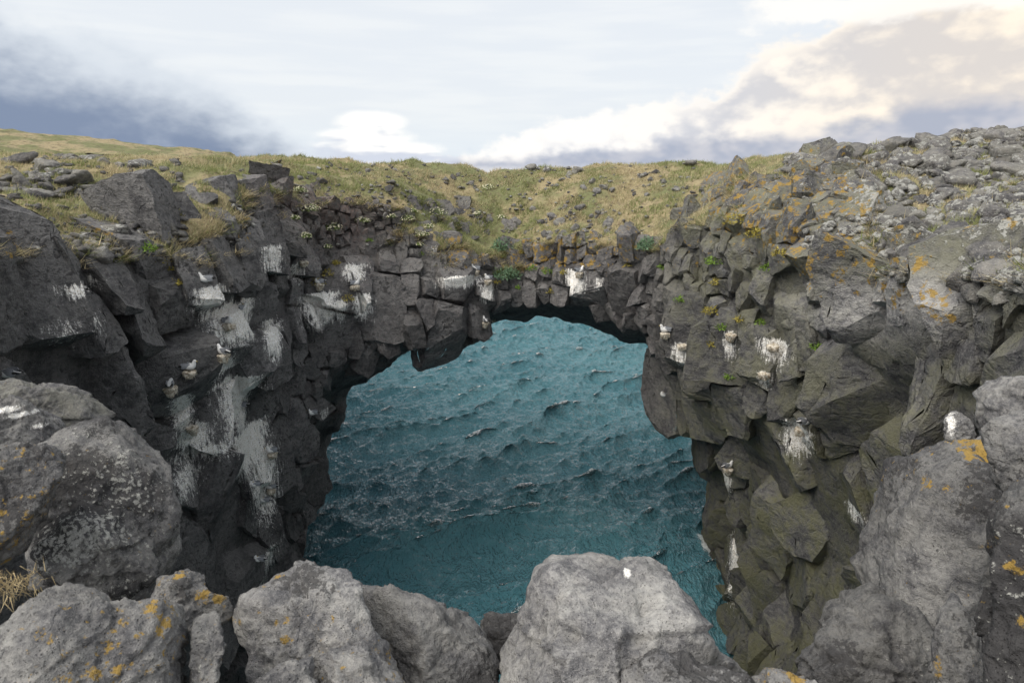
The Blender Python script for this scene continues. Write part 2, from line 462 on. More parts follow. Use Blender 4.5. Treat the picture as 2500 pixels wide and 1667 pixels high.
RT = Table(-0.85 * 20, 0.85 * 20, 180, -1.5, 17, 90, lambda g: wall_t(np.stack([g[..., 0], np.clip(g[..., 1], 1.0, 15.5)], -1)))
# land surface control points
LAND = [(0, 318, 62), (150, 335, 60), (300, 350, 56), (330, 372, 50), (600, 385, 46), (-300, 330, 60), (-300, 450, 20), (-300, 600, 12.5),
        (0, 430, 21), (0, 510, 17), (0, 590, 14.2), (200, 400, 26), (200, 490, 20), (200, 620, 15.8), (400, 405, 26), (400, 450, 20.3), (430, 560, 18.2),
        (550, 392, 26), (560, 425, 21.2), (650, 400, 30), (660, 470, 21.8), (800, 398, 32), (800, 450, 25.5), (800, 485, 24.6),
        (900, 402, 32), (1000, 405, 32), (1000, 470, 26.5), (1000, 540, 25.2), (1120, 412, 31.5), (1130, 590, 25.2),
        (1205, 428, 31.5), (1160, 411, 31.5), (1250, 409, 31.5), (1213, 500, 29.0), (1240, 620, 26.8), (1320, 405, 31.5), (1300, 560, 26.4), (1500, 398, 32.5), (1500, 560, 25.0), (1400, 480, 28),
        (1700, 394, 34), (1700, 480, 25.5), (1620, 570, 23.0), (1920, 402, 40), (1800, 440, 23), (1860, 520, 19.0),
        (1970, 392, 23), (2120, 384, 23), (2060, 440, 20), (2000, 560, 17.3), (2180, 378, 26), (2300, 356, 27), (2400, 342, 27.5), (2500, 356, 26), (2750, 340, 25),
        (2300, 470, 20), (2500, 500, 16.5), (2180, 600, 15.6), (2100, 690, 15.0), (2340, 660, 13.3), (2500, 650, 11.8), (2750, 600, 10.5)]
L = np.array(LAND, float)
lp = PT(L[:, 0], L[:, 1], L[:, 2])
extra = np.array([[-60, 95, 16.0], [-30, 70, 15.5], [60, 90, 15.5], [-70, 20, 17], [60, 25, 16.5], [-40, -10, 14], [40, -10, 14], [-20, 36, 15.6], [22, 38, 15.9], [0, 34, 15.3], [-8, 33, 15.9], [8, 34, 16.1]], float)
lp = np.concatenate([lp, extra])
land_t = TPS(lp[:, :2], lp[:, 2], 0.8)
HT = Table(-90, 80, 340, -12, 110, 244, lambda g: np.clip(land_t(g), 11.0, 23.5))

# opening of the arch as seen at its far side (photo outline, put at y = YB)
YB, YF = 30.0, 23.2
OPEN = [(782, 1700), (782, 1371), (778, 1280), (783, 1222), (786, 1105), (800, 1063), (830, 1047), (839, 1010), (826, 994), (846, 962), (904, 935), (956, 898), (988, 872), (1036, 848),
        (1085, 856), (1125, 862), (1167, 835), (1196, 797), (1222, 779), (1240, 788), (1286, 788), (1318, 774), (1371, 786), (1424, 795), (1488, 824), (1530, 842), (1610, 845), (1700, 870), (1760, 1000), (1760, 1700)]
OP = np.array(OPEN, float)
d = ray(OP[:, 0], OP[:, 1]); kk = YB / d[:, 1]
ox, oz = d[:, 0] * kk, CAMZ + d[:, 2] * kk
def poly_sd(g):
    X, Z = g[..., 0], g[..., 1]
    best = np.full(X.shape, 1e9); inside = np.zeros(X.shape, bool)
    n = len(ox)
    for i in range(n):
        ax, az_, bx, bz = ox[i], oz[i], ox[(i + 1) % n], oz[(i + 1) % n]
        ex, ez = bx - ax, bz - az_
        t = np.clip(((X - ax) * ex + (Z - az_) * ez) / (ex * ex + ez * ez), 0, 1)
        best = np.minimum(best, np.hypot(X - ax - t * ex, Z - az_ - t * ez))
        c = (az_ > Z) != (bz > Z)
        inside ^= c & (X < ex * (Z - az_) / (ez if ez else 1e-9) + ax)
    return np.where(inside, -best, best)
OT = Table(-16, 16, 320, -8, 18, 260, poly_sd)

def smax(a, b, k):
    h = np.clip(0.5 + 0.5 * (a - b) / k, 0, 1)
    return b + (a - b) * h + k * h * (1 - h)
def solid(x, y, z):
    r = np.hypot(x, y); az = np.arctan2(x, y)
    fw = (RT(az * 20, z) - r) * 0.85
    fw = np.where(y < 0, np.maximum(fw, 0.5), fw)
    H = HT(x, y)
    f = smax(fw, (z - H) * 0.9, 0.35)
    lift = np.clip((YB - y), 0, 8) / (YB - YF) * 1.9
    fo = OT(x, z - lift)
    fo = np.maximum(fo, (22.6 - y) + 0.8 * np.clip(x - 4.0, 0, 9))
    f = smax(f, -fo, 0.15)
    sea = np.maximum(np.maximum(32.0 - y, -(0.30 * y + 0.6) - x), x - (0.34 * y + 0.6))
    f = smax(f, -sea, 0.5)
    az2 = az
    rn = 2.7 + 5.0 * sstep(az2, 0.30, 0.62) + 2.9 * sstep(-az2, 0.25, 0.6)
    fn = smax((r - rn) * 0.8, z - (13.2 - 0.42 * np.clip(r, 0, 6)), 0.3)
    return np.minimum(f, fn)

def surface_nets(x0, x1, y0, y1, z0, z1, h):
    xs = np.arange(x0, x1 + h, h); ys = np.arange(y0, y1 + h, h); zs = np.arange(z0, z1 + h, h)
    G = np.empty((len(xs), len(ys), len(zs)), np.float32)
    for i in range(0, len(xs), 16):
        X, Y, Z = np.meshgrid(xs[i:i + 16], ys, zs, indexing='ij')
        q = np.stack([X, Y, Z], -1)
        v = solid(X, Y, Z)
        near = np.abs(v) < 1.2
        v[near] += 0.22 * fbm(q[near] * 0.55, 2)
        G[i:i + 16] = v
    S = G < 0
    nx, ny, nz = G.shape
    corner = [(a, b_, c) for a in (0, 1) for b_ in (0, 1) for c in (0, 1)]
    cs = sum(S[a:nx - 1 + a, b_:ny - 1 + b_, c:nz - 1 + c].astype(np.int8) for a, b_, c in corner)
    act = (cs > 0) & (cs < 8)
    idx = np.full(act.shape, -1, np.int32)
    ci = np.argwhere(act); idx[act] = np.arange(len(ci))
    acc = np.zeros((len(ci), 3)); cnt = np.zeros(len(ci))
    for a in corner:
        for ax in range(3):
            if a[ax]:
                continue
            b2 = list(a); b2[ax] = 1
            va = G[ci[:, 0] + a[0], ci[:, 1] + a[1], ci[:, 2] + a[2]]; vb = G[ci[:, 0] + b2[0], ci[:, 1] + b2[1], ci[:, 2] + b2[2]]
            m = (va < 0) != (vb < 0)
            t = np.where(m, va / np.where(m, va - vb, 1), 0)
            p = np.array(a, float)[None] + 0 * acc
            p[:, ax] += t
            acc[m] += p[m]; cnt[m] += 1
    V = (ci + acc / cnt[:, None]) * h + np.array([x0, y0, z0])
    Q = []
    for ax in range(3):
        o1, o2 = (ax + 1) % 3, (ax + 2) % 3
        sl = [slice(1, -1)] * 3; sl[ax] = slice(0, -1)
        A = S[tuple(sl)]; sl2 = list(sl); sl2[ax] = slice(1, None)
        B = S[tuple(sl2)]
        e = np.argwhere(A != B)
        flip = A[A != B]
        base = e.copy(); base[:, o1] += 1; base[:, o2] += 1
        def cell(da, db):
            c = base.copy(); c[:, o1] -= da; c[:, o2] -= db
            return idx[c[:, 0], c[:, 1], c[:, 2]]
        q = np.stack([cell(1, 1), cell(0, 1), cell(0, 0), cell(1, 0)], 1)
        q[~flip] = q[~flip][:, ::-1]
        Q.append(q)
    Q = np.concatenate(Q)
    Q = Q[(Q >= 0).all(1)]
    return V, Q
BV, BQ = surface_nets(-27, 24, -3, 42, -1.2, 19.5, 0.2)

def vnormals(V, F):
    a, b_, c = V[F[:, 0]], V[F[:, 1]], V[F[:, 2]]
    n = np.cross(b_ - a, c - a)
    N = np.zeros_like(V)
    for i in range(F.shape[1]):
        np.add.at(N, F[:, i], n)
    return N / np.maximum(np.linalg.norm(N, axis=1), 1e-9)[:, None]
BN = vnormals(BV, BQ)
# rough the surface
amp = 0.10 * fbm(BV * 1.3, 3) + 0.05 * ridged(BV * np.array([2.2, 2.2, 2.8]), 2)
BV = BV + BN * amp[:, None]
BN = vnormals(BV, BQ)

# painted-by-place attributes shared by every rock of the terrain
def grass_mask(p, n):
    """1 where turf covers the land"""
    px, py = to_px(p)
    near = np.hypot(p[:, 0], p[:, 1]) < 9
    top = p[:, 2] - HT(p[:, 0], p[:, 1])
    g = sstep(n[:, 2], 0.42, 0.66) * sstep(top, -1.3, -0.6)
    rub = sstep(px, 2010, 2120) * sstep(py, 330, 420) * 0.30 + sstep(px, 400, 300) * sstep(py, 480, 560) * 0.12
    g = g * (1 - np.clip(rub, 0, 0.6)) + 0.15 * fbm(p * 0.9, 3)
    ridge = sstep(px, 1750, 1830) * np.where(px < 1950, sstep(py, 425, 450), sstep(py, 385, 410)) * sstep(px, 2160, 2080) * sstep(np.hypot(p[:, 0], p[:, 1]), 28, 25)
    g = g * (1 - 0.97 * ridge)
    turf = sstep(n[:, 2], 0.12, 0.32) * np.maximum(sstep(px, 1215, 1260) * sstep(px, 1680, 1600) * sstep(py, 585, 545), sstep(px, 820, 900) * sstep(px, 1215, 1150) * sstep(py, 520, 480))
    g = np.maximum(g, 0.85 * turf + 0.1 * fbm(p * 0.9, 2))
    g = np.where(near, 0, g)
    return np.clip(g, 0, 1)

def blob(px, py, cx, cy, rx, ry):
    return np.exp(-(((px - cx) / rx) ** 2 + ((py - cy) / ry) ** 2))
GUANO = []          # filled further down: (point, half width, length, strength)
def rock_attrs(p, tone_mul=1.0, seedv=0.0):
    px, py = to_px(p)
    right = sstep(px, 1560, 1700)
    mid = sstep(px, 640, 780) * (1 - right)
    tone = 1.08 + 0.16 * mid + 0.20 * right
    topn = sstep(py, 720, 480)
    tone = tone * (1 + 0.22 * topn) * (1 + 0.10 * fbm(p * 0.5, 2))  # upper faces lightened in the colour itself, to read as lit ledges
    # rock tone gets darker towards the foot of the cliffs
    tone = tone * (0.72 + 0.28 * sstep(p[:, 2], 1.0, 7.0))
    tone = tone * (1 + 1.5 * blob(px, py, 2090, 760, 130, 90) + 1.1 * blob(px, py, 2280, 740, 110, 80) + 0.25 * blob(px, py, 1950, 560, 120, 60))
    olive = 0.25 * mid * topn + right * (0.75 + 0.25 * sstep(py, 900, 1200))
    olive = olive * (1 - 0.8 * np.clip(blob(px, py, 2090, 760, 150, 100) + blob(px, py, 2280, 740, 130, 90), 0, 1)) * 0.8
    brown = 0.75 * blob(px, py, 840, 520, 110, 90) + 0.5 * blob(px, py, 700, 470, 80, 60) + 0.12 * mid
    orange = 0.5 * blob(px, py, 1950, 500, 130, 70) + 0.5 * blob(px, py, 2010, 570, 110, 60) + 0.5 * blob(px, py, 1800, 420, 70, 60) + 0.55 * blob(px, py, 2190, 690, 100, 55) + 0.5 * blob(px, py, 2280, 760, 70, 60)
    orange += 0.5 * blob(px, py, 1120, 610, 70, 45) + 0.4 * blob(px, py, 1300, 620, 130, 60) + 0.45 * blob(px, py, 1480, 600, 120, 60) + 0.7 * blob(px, py, 600, 540, 14, 60) + 0.45 * blob(px, py, 230, 560, 60, 40) + 0.5 * blob(px, py, 20, 600, 60, 40)
    orange += 0.5 * blob(px, py, 1995, 640, 40, 90) + 0.28 * right * sstep(py, 800, 500)
    pale = 0.42 * sstep(px, 2040, 2160) * sstep(py, 640, 520) + 0.35 * topn * right + 0.10 * right
    gu = np.zeros(len(p))
    for (q, wd, ln, st) in GUANO:
        t = np.array([q[1], -q[0], 0]) / math.hypot(q[0], q[1])
        dv = p - q
        dh = dv @ t
        rad = np.abs(dv[:, 0] * q[0] + dv[:, 1] * q[1]) / math.hypot(q[0], q[1])
        dz = dv[:, 2]
        mk = np.exp(-(dh / wd) ** 2) * sstep(dz, 0.07, 0.0) * sstep(dz, -ln, -0.25 * ln) * sstep(rad, 1.6, 1.0)
        gu = np.maximum(gu, mk * st)
    m1 = np.stack([np.clip(orange * 1.25, 0, 0.47), np.clip(pale, 0, 1), np.clip(gu, 0, 1), np.ones(len(p))], 1)
    blk = 0.25 * (1 - right) + 0.12
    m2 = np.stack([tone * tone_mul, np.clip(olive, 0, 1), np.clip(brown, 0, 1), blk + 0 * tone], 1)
    return m1, m2

BVH = BVHTree.FromPolygons(BV.tolist(), BQ.tolist())
CAM = Vector((0, 0, CAMZ))
def hit(px, py):
    d = Vector(ray(px, py)); d.normalize()
    loc, n, i, dist = BVH.ray_cast(CAM, d)
    return (np.array(loc), np.array(n)) if loc is not None else (None, None)

# guano below the nests: (photo x, y of the top, half width px, length px, strength)
for (a, b_, wpx, lpx, st) in [(515, 700, 30, 70, 1), (575, 745, 48, 95, 1), (664, 781, 16, 90, 1), (545, 880, 20, 55, .95), (590, 925, 40, 150, 1), (605, 1045, 36, 110, 1), (440, 960, 18, 130, .95),
        (470, 1040, 32, 60, .95), (510, 1075, 62, 40, .8), (640, 1100, 28, 150, .85), (450, 1140, 26, 70, .7), (650, 1190, 24, 100, .75), (655, 1320, 22, 60, .65), (664, 601, 18, 70, .9),
        (780, 715, 42, 80, 1), (832, 730, 14, 60, .85), (885, 715, 24, 65, .95), (865, 645, 28, 40, .9), (1125, 672, 58, 28, .95), (1190, 695, 18, 50, .95), (1405, 660, 24, 60, 1), (1462, 680, 16, 34, .65),
        (1665, 828, 22, 60, .85), (1783, 812, 14, 60, .95), (1890, 832, 30, 50, .95), (1868, 905, 18, 50, .75), (1950, 1030, 30, 95, 1), (1776, 1150, 12, 60, .85), (1800, 1330, 16, 120, .85), (190, 688, 28, 30, .85),
        (150, 770, 28, 70, .5), (1625, 985, 10, 70, .85), (725, 645, 18, 50, .75), (2090, 1240, 20, 40, .8), (340, 960, 14, 80, .55), (230, 760, 16, 60, .4), (1060, 600, 14, 26, .5), (790, 1000, 12, 30, .6), (620, 1400, 30, 60, .5)]:
    q, n = hit(a, b_)
    if q is None:
        continue
    mpp = np.linalg.norm(q - np.array([0, 0, CAMZ])) / FPX
    GUANO.append((q, wpx * mpp * (1.45 if a < 700 else 1.15), lpx * mpp * 1.55, st))
# ------------------------------------------------------------------ base meshes of the terrain
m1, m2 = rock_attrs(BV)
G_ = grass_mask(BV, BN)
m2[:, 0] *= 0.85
m1[:, 1] *= 0.4
fc = BV[BQ].mean(1)
fpx, fpy = to_px(fc)
rr = np.hypot(fc[:, 0], fc[:, 1])
isnear = (rr < 9.0) & ((fc[:, 1] < 4.2) | (rr < 8.6))
part = np.where(isnear, 3, np.where(fc[:, 0] < -0.31 * fc[:, 1], 0, np.where(fc[:, 0] > 0.20 * fc[:, 1], 2, 1)))
TERR = {}
for i, nm in enumerate(['cliff_left', 'rock_arch', 'cliff_right', 'cliff_near']):
    f = BQ[part == i]
    u, inv = np.unique(f, return_inverse=True)
    inset = BN[u] * (0.20 * sstep(BN[u][:, 2], 0.7, 0.45) * (np.hypot(BV[u][:, 0], BV[u][:, 1]) > 9))[:, None] if i < 3 else 0
    me = mesh_np(nm, BV[u] - inset, inv.reshape(-1, 4), M_ROCK, True, {'m1': m1[u], 'm2': m2[u], 'grass': G_[u]})
    TERR[i] = obj(nm, me, kind='structure')

# far land beyond the modelled block
def far_land(name, x0, x1, y0, y1, st):
    X, Y = np.meshgrid(np.arange(x0, x1, st), np.arange(y0, y1, st), indexing='ij')
    Z = HT(X, Y) + 0.25 * fbm(np.stack([X, Y, 0 * X], -1) * 0.35, 3) + 0.12 * fbm(np.stack([X, Y, 0 * X], -1) * 1.3, 2)
    nx, ny = X.shape
    bd = np.minimum(np.abs(X + 0.30 * Y + 1.6), np.abs(X - 0.34 * Y - 1.6)) if x0 < 0 else np.abs(X - 0.34 * Y - 1.6)
    bd = np.minimum(bd, 104 - Y)
    Z = Z - 9.0 * sstep(bd, 3.5, 0.0)
    keep = (X < -(0.30 * Y + 1.6)) | (X > 0.34 * Y + 1.6)
    V = np.stack([X, Y, Z], -1).reshape(-1, 3)
    i = np.arange(nx * ny).reshape(nx, ny)
    q = np.stack([i[:-1, :-1], i[1:, :-1], i[1:, 1:], i[:-1, 1:]], -1).reshape(-1, 4)
    kq = keep[:-1, :-1] & keep[1:, :-1] & keep[1:, 1:] & keep[:-1, 1:]
    # leave out the block already modelled
    inb = (X > -26.4) & (X < 23.4) & (Y < 41.4)
    kq &= ~(inb[:-1, :-1] & inb[1:, 1:])
    q = q[kq.reshape(-1)]
    u, inv = np.unique(q, return_inverse=True)
    V = V[u]
    a1, a2 = rock_attrs(V)
    me = mesh_np(name, V, inv.reshape(-1, 4), M_ROCK, True, {'m1': a1, 'm2': a2, 'grass': np.ones(len(V))})
    return obj(name, me, kind='structure')
hill_l = far_land('hill', -85, -10, 8, 105, 0.5)
hill_r = far_land('headland', 10, 75, 4, 105, 0.5)

# ------------------------------------------------------------------ sea
def make_sea():
    N, Lm = 1024, 104.0
    kx = np.fft.fftfreq(N, Lm / N) * 2 * np.pi
    KX, KY = np.meshgrid(kx, kx, indexing='ij'); K = np.hypot(KX, KY); K[0, 0] = 1
    wd = np.array([0.55, -0.835])
    c = (KX * wd[0] + KY * wd[1]) / K
    r2 = np.random.default_rng(11)
    def field(kp, spread, lo):
        S = np.exp(-1.0 / (K / kp) ** 2) / K ** 4 * (np.abs(c) ** spread) * np.where(c < 0, 0.25, 1) * np.exp(-(K * lo) ** 2)
        S[0, 0] = 0
        return (r2.normal(size=K.shape) + 1j * r2.normal(size=K.shape)) * np.sqrt(S)
    def norm(Hk, rms):
        h = np.fft.ifft2(Hk).real
        return Hk * (rms / h.std())
    Hk = norm(field(2 * np.pi / 14.0, 12, 0.10), 0.27) + norm(field(2 * np.pi / 4.5, 7, 0.05), 0.15) + norm(field(2 * np.pi / 1.6, 4, 0.025), 0.070)
    h = np.fft.ifft2(Hk).real
    lam = 0.8
    dx = np.fft.ifft2(-1j * KX / K * Hk).real * -lam; dy = np.fft.ifft2(-1j * KY / K * Hk).real * -lam
    fx = np.gradient(dx, Lm / N, axis=0); fy = np.gradient(dy, Lm / N, axis=1); fxy = np.gradient(dx, Lm / N, axis=1)
    J = (1 + fx) * (1 + fy) - fxy ** 2
    jp = np.percentile(J, 1.3)
    foam = np.clip((jp - J) / (jp - np.percentile(J, 0.15)) * 0.85, 0, 1.0)
    for _ in range(7):
        foam = 0.5 * foam + 0.125 * (np.roll(foam, 1, 0) + np.roll(foam, -1, 0) + np.roll(foam, 1, 1) + np.roll(foam, -1, 1))
    g = np.arange(N) * Lm / N
    X, Y = np.meshgrid(g - 46, g + 6, indexing='ij')
    V = np.stack([X + dx, Y + dy, h], -1).reshape(-1, 3)
    keep = (X > -0.34 * Y - 3) & (X < 0.36 * Y + 4) & (Y < 96)
    keep |= (Y < 26) & (np.abs(X) < 14)
    i = np.arange(N * N).reshape(N, N)
    q = np.stack([i[:-1, :-1], i[1:, :-1], i[1:, 1:], i[:-1, 1:]], -1)
    q = q[keep[:-1, :-1]]
    # wash round the foot of the cliffs
    fl = foam.reshape(-1)
    u, inv = np.unique(q.reshape(-1, 4), return_inverse=True)
    V = V[u]; fl = fl[u]
    sd = solid(V[:, 0], V[:, 1], np.full(len(V), 0.3))
    fl = np.maximum(fl, 0.5 * sstep(sd, 1.3, 0.0) * (0.55 + 1.0 * fbm(V * np.array([.8, .8, 0]), 2)))
    n0 = len(V)
    B = 4000.0
    ring = np.array([[-B, -60, -1.6], [B, -60, -1.6], [B, B, -1.6], [-B, B, -1.6]])
    V = np.concatenate([V, ring]); fl = np.concatenate([fl, np.zeros(4)])
    F = np.concatenate([inv.reshape(-1, 4), [[n0, n0 + 1, n0 + 2, n0 + 3]]])
    return obj('sea', mesh_np('sea', V, F, M_SEA, True, {'foam': fl}), kind='structure')
make_sea()
# ------------------------------------------------------------------ rock blocks that make up the faces
def block_size(px, py, n, g):
    """typical diameter (m) of the joint blocks at this place of the face, 0 = none"""
    u = rng.random()
    if px < 430 and py < 560: return 0
    if 1230 < px < 1640 and py < 560: return 0
    if 860 < px <= 1230 and py < 500: return 0
    if px < 640:
        if n[2] > 0.6: return 0
        if py < 560: return 0.45 + 0.7 * u
        if py < 700: return 0.8 + 1.4 * u * u
        return 1.2 + 2.2 * u * u
    if 690 < px < 1010 and py > 790: return 0.5 + 0.6 * u
    if px < 720:
        if n[2] > 0.68: return 0
        return (0.45 + 0.4 * u) if py < 560 else 1.0 + 0.9 * u
    if px < 1215:
        if n[2] > 0.68: return 0
        if py < 590: return 0.24 + 0.34 * u * u
        if py < 650: return 0.45 + 0.5 * u
        return 0.7 + 1.5 * u * u
    if px < 1640:
        if n[2] > 0.68: return 0
        if py < 640: return 0.38 + 0.4 * u
        return 0.5 + 1.1 * u * u
    if n[2] > 0.6 and not (1740 < px < 2150 and py > 385): return 0
    if px > 2150 and py < 760: return 0.35 + 0.45 * u
    if py < 520: return 0.4 + 0.5 * u
    if py < 720: return 0.4 + 1.0 * u * u
    if py < 980: return 0.6 + 1.5 * u * u
    return (0.8 + 0.8 * u) if px < 1850 else 1.3 + 1.6 * u * u
cand = []
gx = np.arange(-180, 2700, 13.0); gy = np.arange(340, 1660, 13.0)
pts = [(a + rng.uniform(-7, 7), b_ + rng.uniform(-7, 7)) for a in gx for b_ in gy]
rng.shuffle(pts)
hp, hn, hpx = [], [], []
for (a, b_) in pts:
    q, n = hit(a, b_)
    if q is None or math.hypot(q[0], q[1]) < 9.0 or q[2] < -0.4 or math.hypot(q[0], q[1]) > 28.3 or (b_ < 445 and 560 < a < 1750) or (b_ < 430 and a <= 560):
        continue
    if (b_ < 440 and 1600 < a < 1940) or n[2] < -0.25 or (a > 2080 and b_ < 620) or (a < 260 and b_ < 570):
        continue
    hp.append(q); hn.append(n if n @ (q - np.array([0, 0, CAMZ])) < 0 else -n); hpx.append((a, b_))
hp = np.array(hp); hn = np.array(hn)
hg = grass_mask(hp, hn)
HERO = [(2095, 765, 1.7), (2285, 770, 1.6), (560, 640, 1.3), (690, 700, 1.5), (110, 760, 1.9), (250, 640, 1.3), (1100, 790, 1.7), (940, 760, 2.0), (1440, 700, 1.4),
        (1120, 700, 1.6), (1120, 640, 0.95), (1920, 560, 0.9), (1990, 590, 1.0), (1800, 620, 1.0), (1810, 720, 0.9), (545, 545, 0.9), (820, 800, 1.6), (830, 720, 1.5), (2020, 520, 0.9), (2080, 930, 2.4), (2250, 950, 2.2), (1900, 1100, 2.2), (1660, 880, 1.4)]
seeds, sz, sn, spx = [], [], [], []
for (a, b_, s) in HERO:
    q, n = hit(a, b_)
    seeds.append(q); sz.append(s); sn.append(n if n @ (q - np.array([0, 0, CAMZ])) < 0 else -n); spx.append((a, b_))
grid = {}
for i in range(len(hp)):
    s = block_size(hpx[i][0], hpx[i][1], hn[i], hg[i])
    if s <= 0:
        continue
    if len(seeds):
        A = np.array(seeds) if (i % 1 == 0) else A
        dd = np.linalg.norm((A - hp[i]) * np.array([1, 1, 0.8]), axis=1)
        if (dd < 0.36 * (s + np.array(sz))).any():
            continue
    seeds.append(hp[i]); sz.append(s); sn.append(hn[i]); spx.append(hpx[i])
seeds = np.array(seeds); sz = np.array(sz); sn = np.array(sn); spx = np.array(spx)
ctr = seeds - sn * (0.30 * sz)[:, None]
ANI = np.array([1, 1, 0.66])
def cellular(p):
    """per-point: random value of the nearest cell and F2-F1"""
    p = np.asarray(p); i0 = np.floor(p).astype(np.int64)
    d1 = np.full(len(p), 9.0); d2 = np.full(len(p), 9.0); idv = np.zeros(len(p))
    for a in (-1, 0, 1):
        for b_ in (-1, 0, 1):
            for c in (-1, 0, 1):
                i = i0 + np.array([a, b_, c])
                hsh = _h(i[:, 0], i[:, 1], i[:, 2])
                q = i + 0.5 + 0.45 * _grad[hsh]
                dd = np.linalg.norm(p - q, axis=1)
                nr = dd < d1
                d2 = np.where(nr, d1, np.minimum(d2, dd))
                idv = np.where(nr, (hsh % 997) / 997.0, idv)
                d1 = np.where(nr, dd, d1)
    return idv, d2 - d1
def snap(n, s):
    az = math.atan2(n[0], n[1]); el = math.asin(max(-1, min(1, n[2])))
    az = (round(az / 0.5 + rng.normal() * 0.45) * 0.5) + rng.normal() * 0.07
    el = el * 0.75 + rng.choice([-0.25, -0.05, 0.08, 0.25]) + rng.normal() * 0.05
    q = np.array([math.sin(az) * math.cos(el), math.cos(az) * math.cos(el), math.sin(el)])
    return q if q @ n > 0.72 else n + 0.3 * (q - n * (q @ n))
def clip_poly(faces, n, d):
    """cut a convex polyhedron (list of (k,3) arrays) with the half space n.x <= d"""
    out_, cap = [], []
    for f in faces:
        v = f @ n - d
        if (v <= 1e-7).all():
            out_.append(f); continue
        if (v > -1e-7).all():
            continue
        q = []
        m = len(f)
        for i in range(m):
            j = (i + 1) % m
            if v[i] <= 0: q.append(f[i])
            if (v[i] < 0) != (v[j] < 0) and abs(v[i] - v[j]) > 1e-12:
                t = v[i] / (v[i] - v[j]); x = f[i] + (f[j] - f[i]) * t
                q.append(x); cap.append(x)
        if len(q) >= 3: out_.append(np.array(q))
    if len(cap) >= 3:
        C = np.array(cap); c = C.mean(0)
        a = np.cross(n, [0.31, 0.57, 0.76]); a /= np.linalg.norm(a); b2 = np.cross(n, a)
        an = np.arctan2((C - c) @ b2, (C - c) @ a); o = np.argsort(an); C = C[o]
        keep = [C[0]]
        for x in C[1:]:
            if np.abs(x - keep[-1]).max() > 1e-6: keep.append(x)
        if len(keep) >= 3: out_.append(np.array(keep))
    return out_
def cube(h):
    c = np.array([[x, y, z] for x in (-h, h) for y in (-h, h) for z in (-h, h)], float)
    return [c[i] for i in ([0, 1, 3, 2], [4, 6, 7, 5], [0, 4, 5, 1], [2, 3, 7, 6], [0, 2, 6, 4], [1, 5, 7, 3])]
def vnoise(p, f, o=2):
    return np.stack([fbm(p * f + 31.7 * k_, o) for k_ in range(3)], 1)
def tess(faces, n, ctr_, target):
    """triangles of the faces that do not point into the wall, split to the target edge length"""
    VV, FF, off = [], [], 0
    for f in faces:
        c = f.mean(0)
        nn = np.cross(f[1] - f[0], f[2] - f[0]); ln = np.linalg.norm(nn)
        if ln < 1e-9: continue
        nn = nn / ln
        if nn @ c < 0: nn = -nn; f = f[::-1]
        if nn @ n < -0.55: continue
        k_ = len(f)
        for i in range(k_):
            A, B, C = c, f[i], f[(i + 1) % k_]
            if np.linalg.norm(np.cross(B - A, C - A)) < 1e-6: continue
            m = int(min(14, max(1, math.ceil(max(np.linalg.norm(B - A), np.linalg.norm(C - A), np.linalg.norm(C - B)) / target))))
            g = [(u, v) for u in range(m + 1) for v in range(m + 1 - u)]
            idx = {t: q for q, t in enumerate(g)}
            G = np.array(g, float) / m
            VV.append(A + G[:, :1] * (B - A) + G[:, 1:] * (C - A))
            T = []
            for (u, v) in g:
                if u + v < m: T.append((idx[u, v], idx[u + 1, v], idx[u, v + 1]))
                if u + v < m - 1: T.append((idx[u + 1, v], idx[u + 1, v + 1], idx[u, v + 1]))
            FF.append(np.array(T) + off); off += len(g)
    if not VV: return None, None
    V = np.concatenate(VV); F = np.concatenate(FF)
    # weld inside each flat face so that it shades evenly and its edges stay sharp
    return V + ctr_, F
blocks = []          # (structure id, apparent size, V, F, m1, m2)
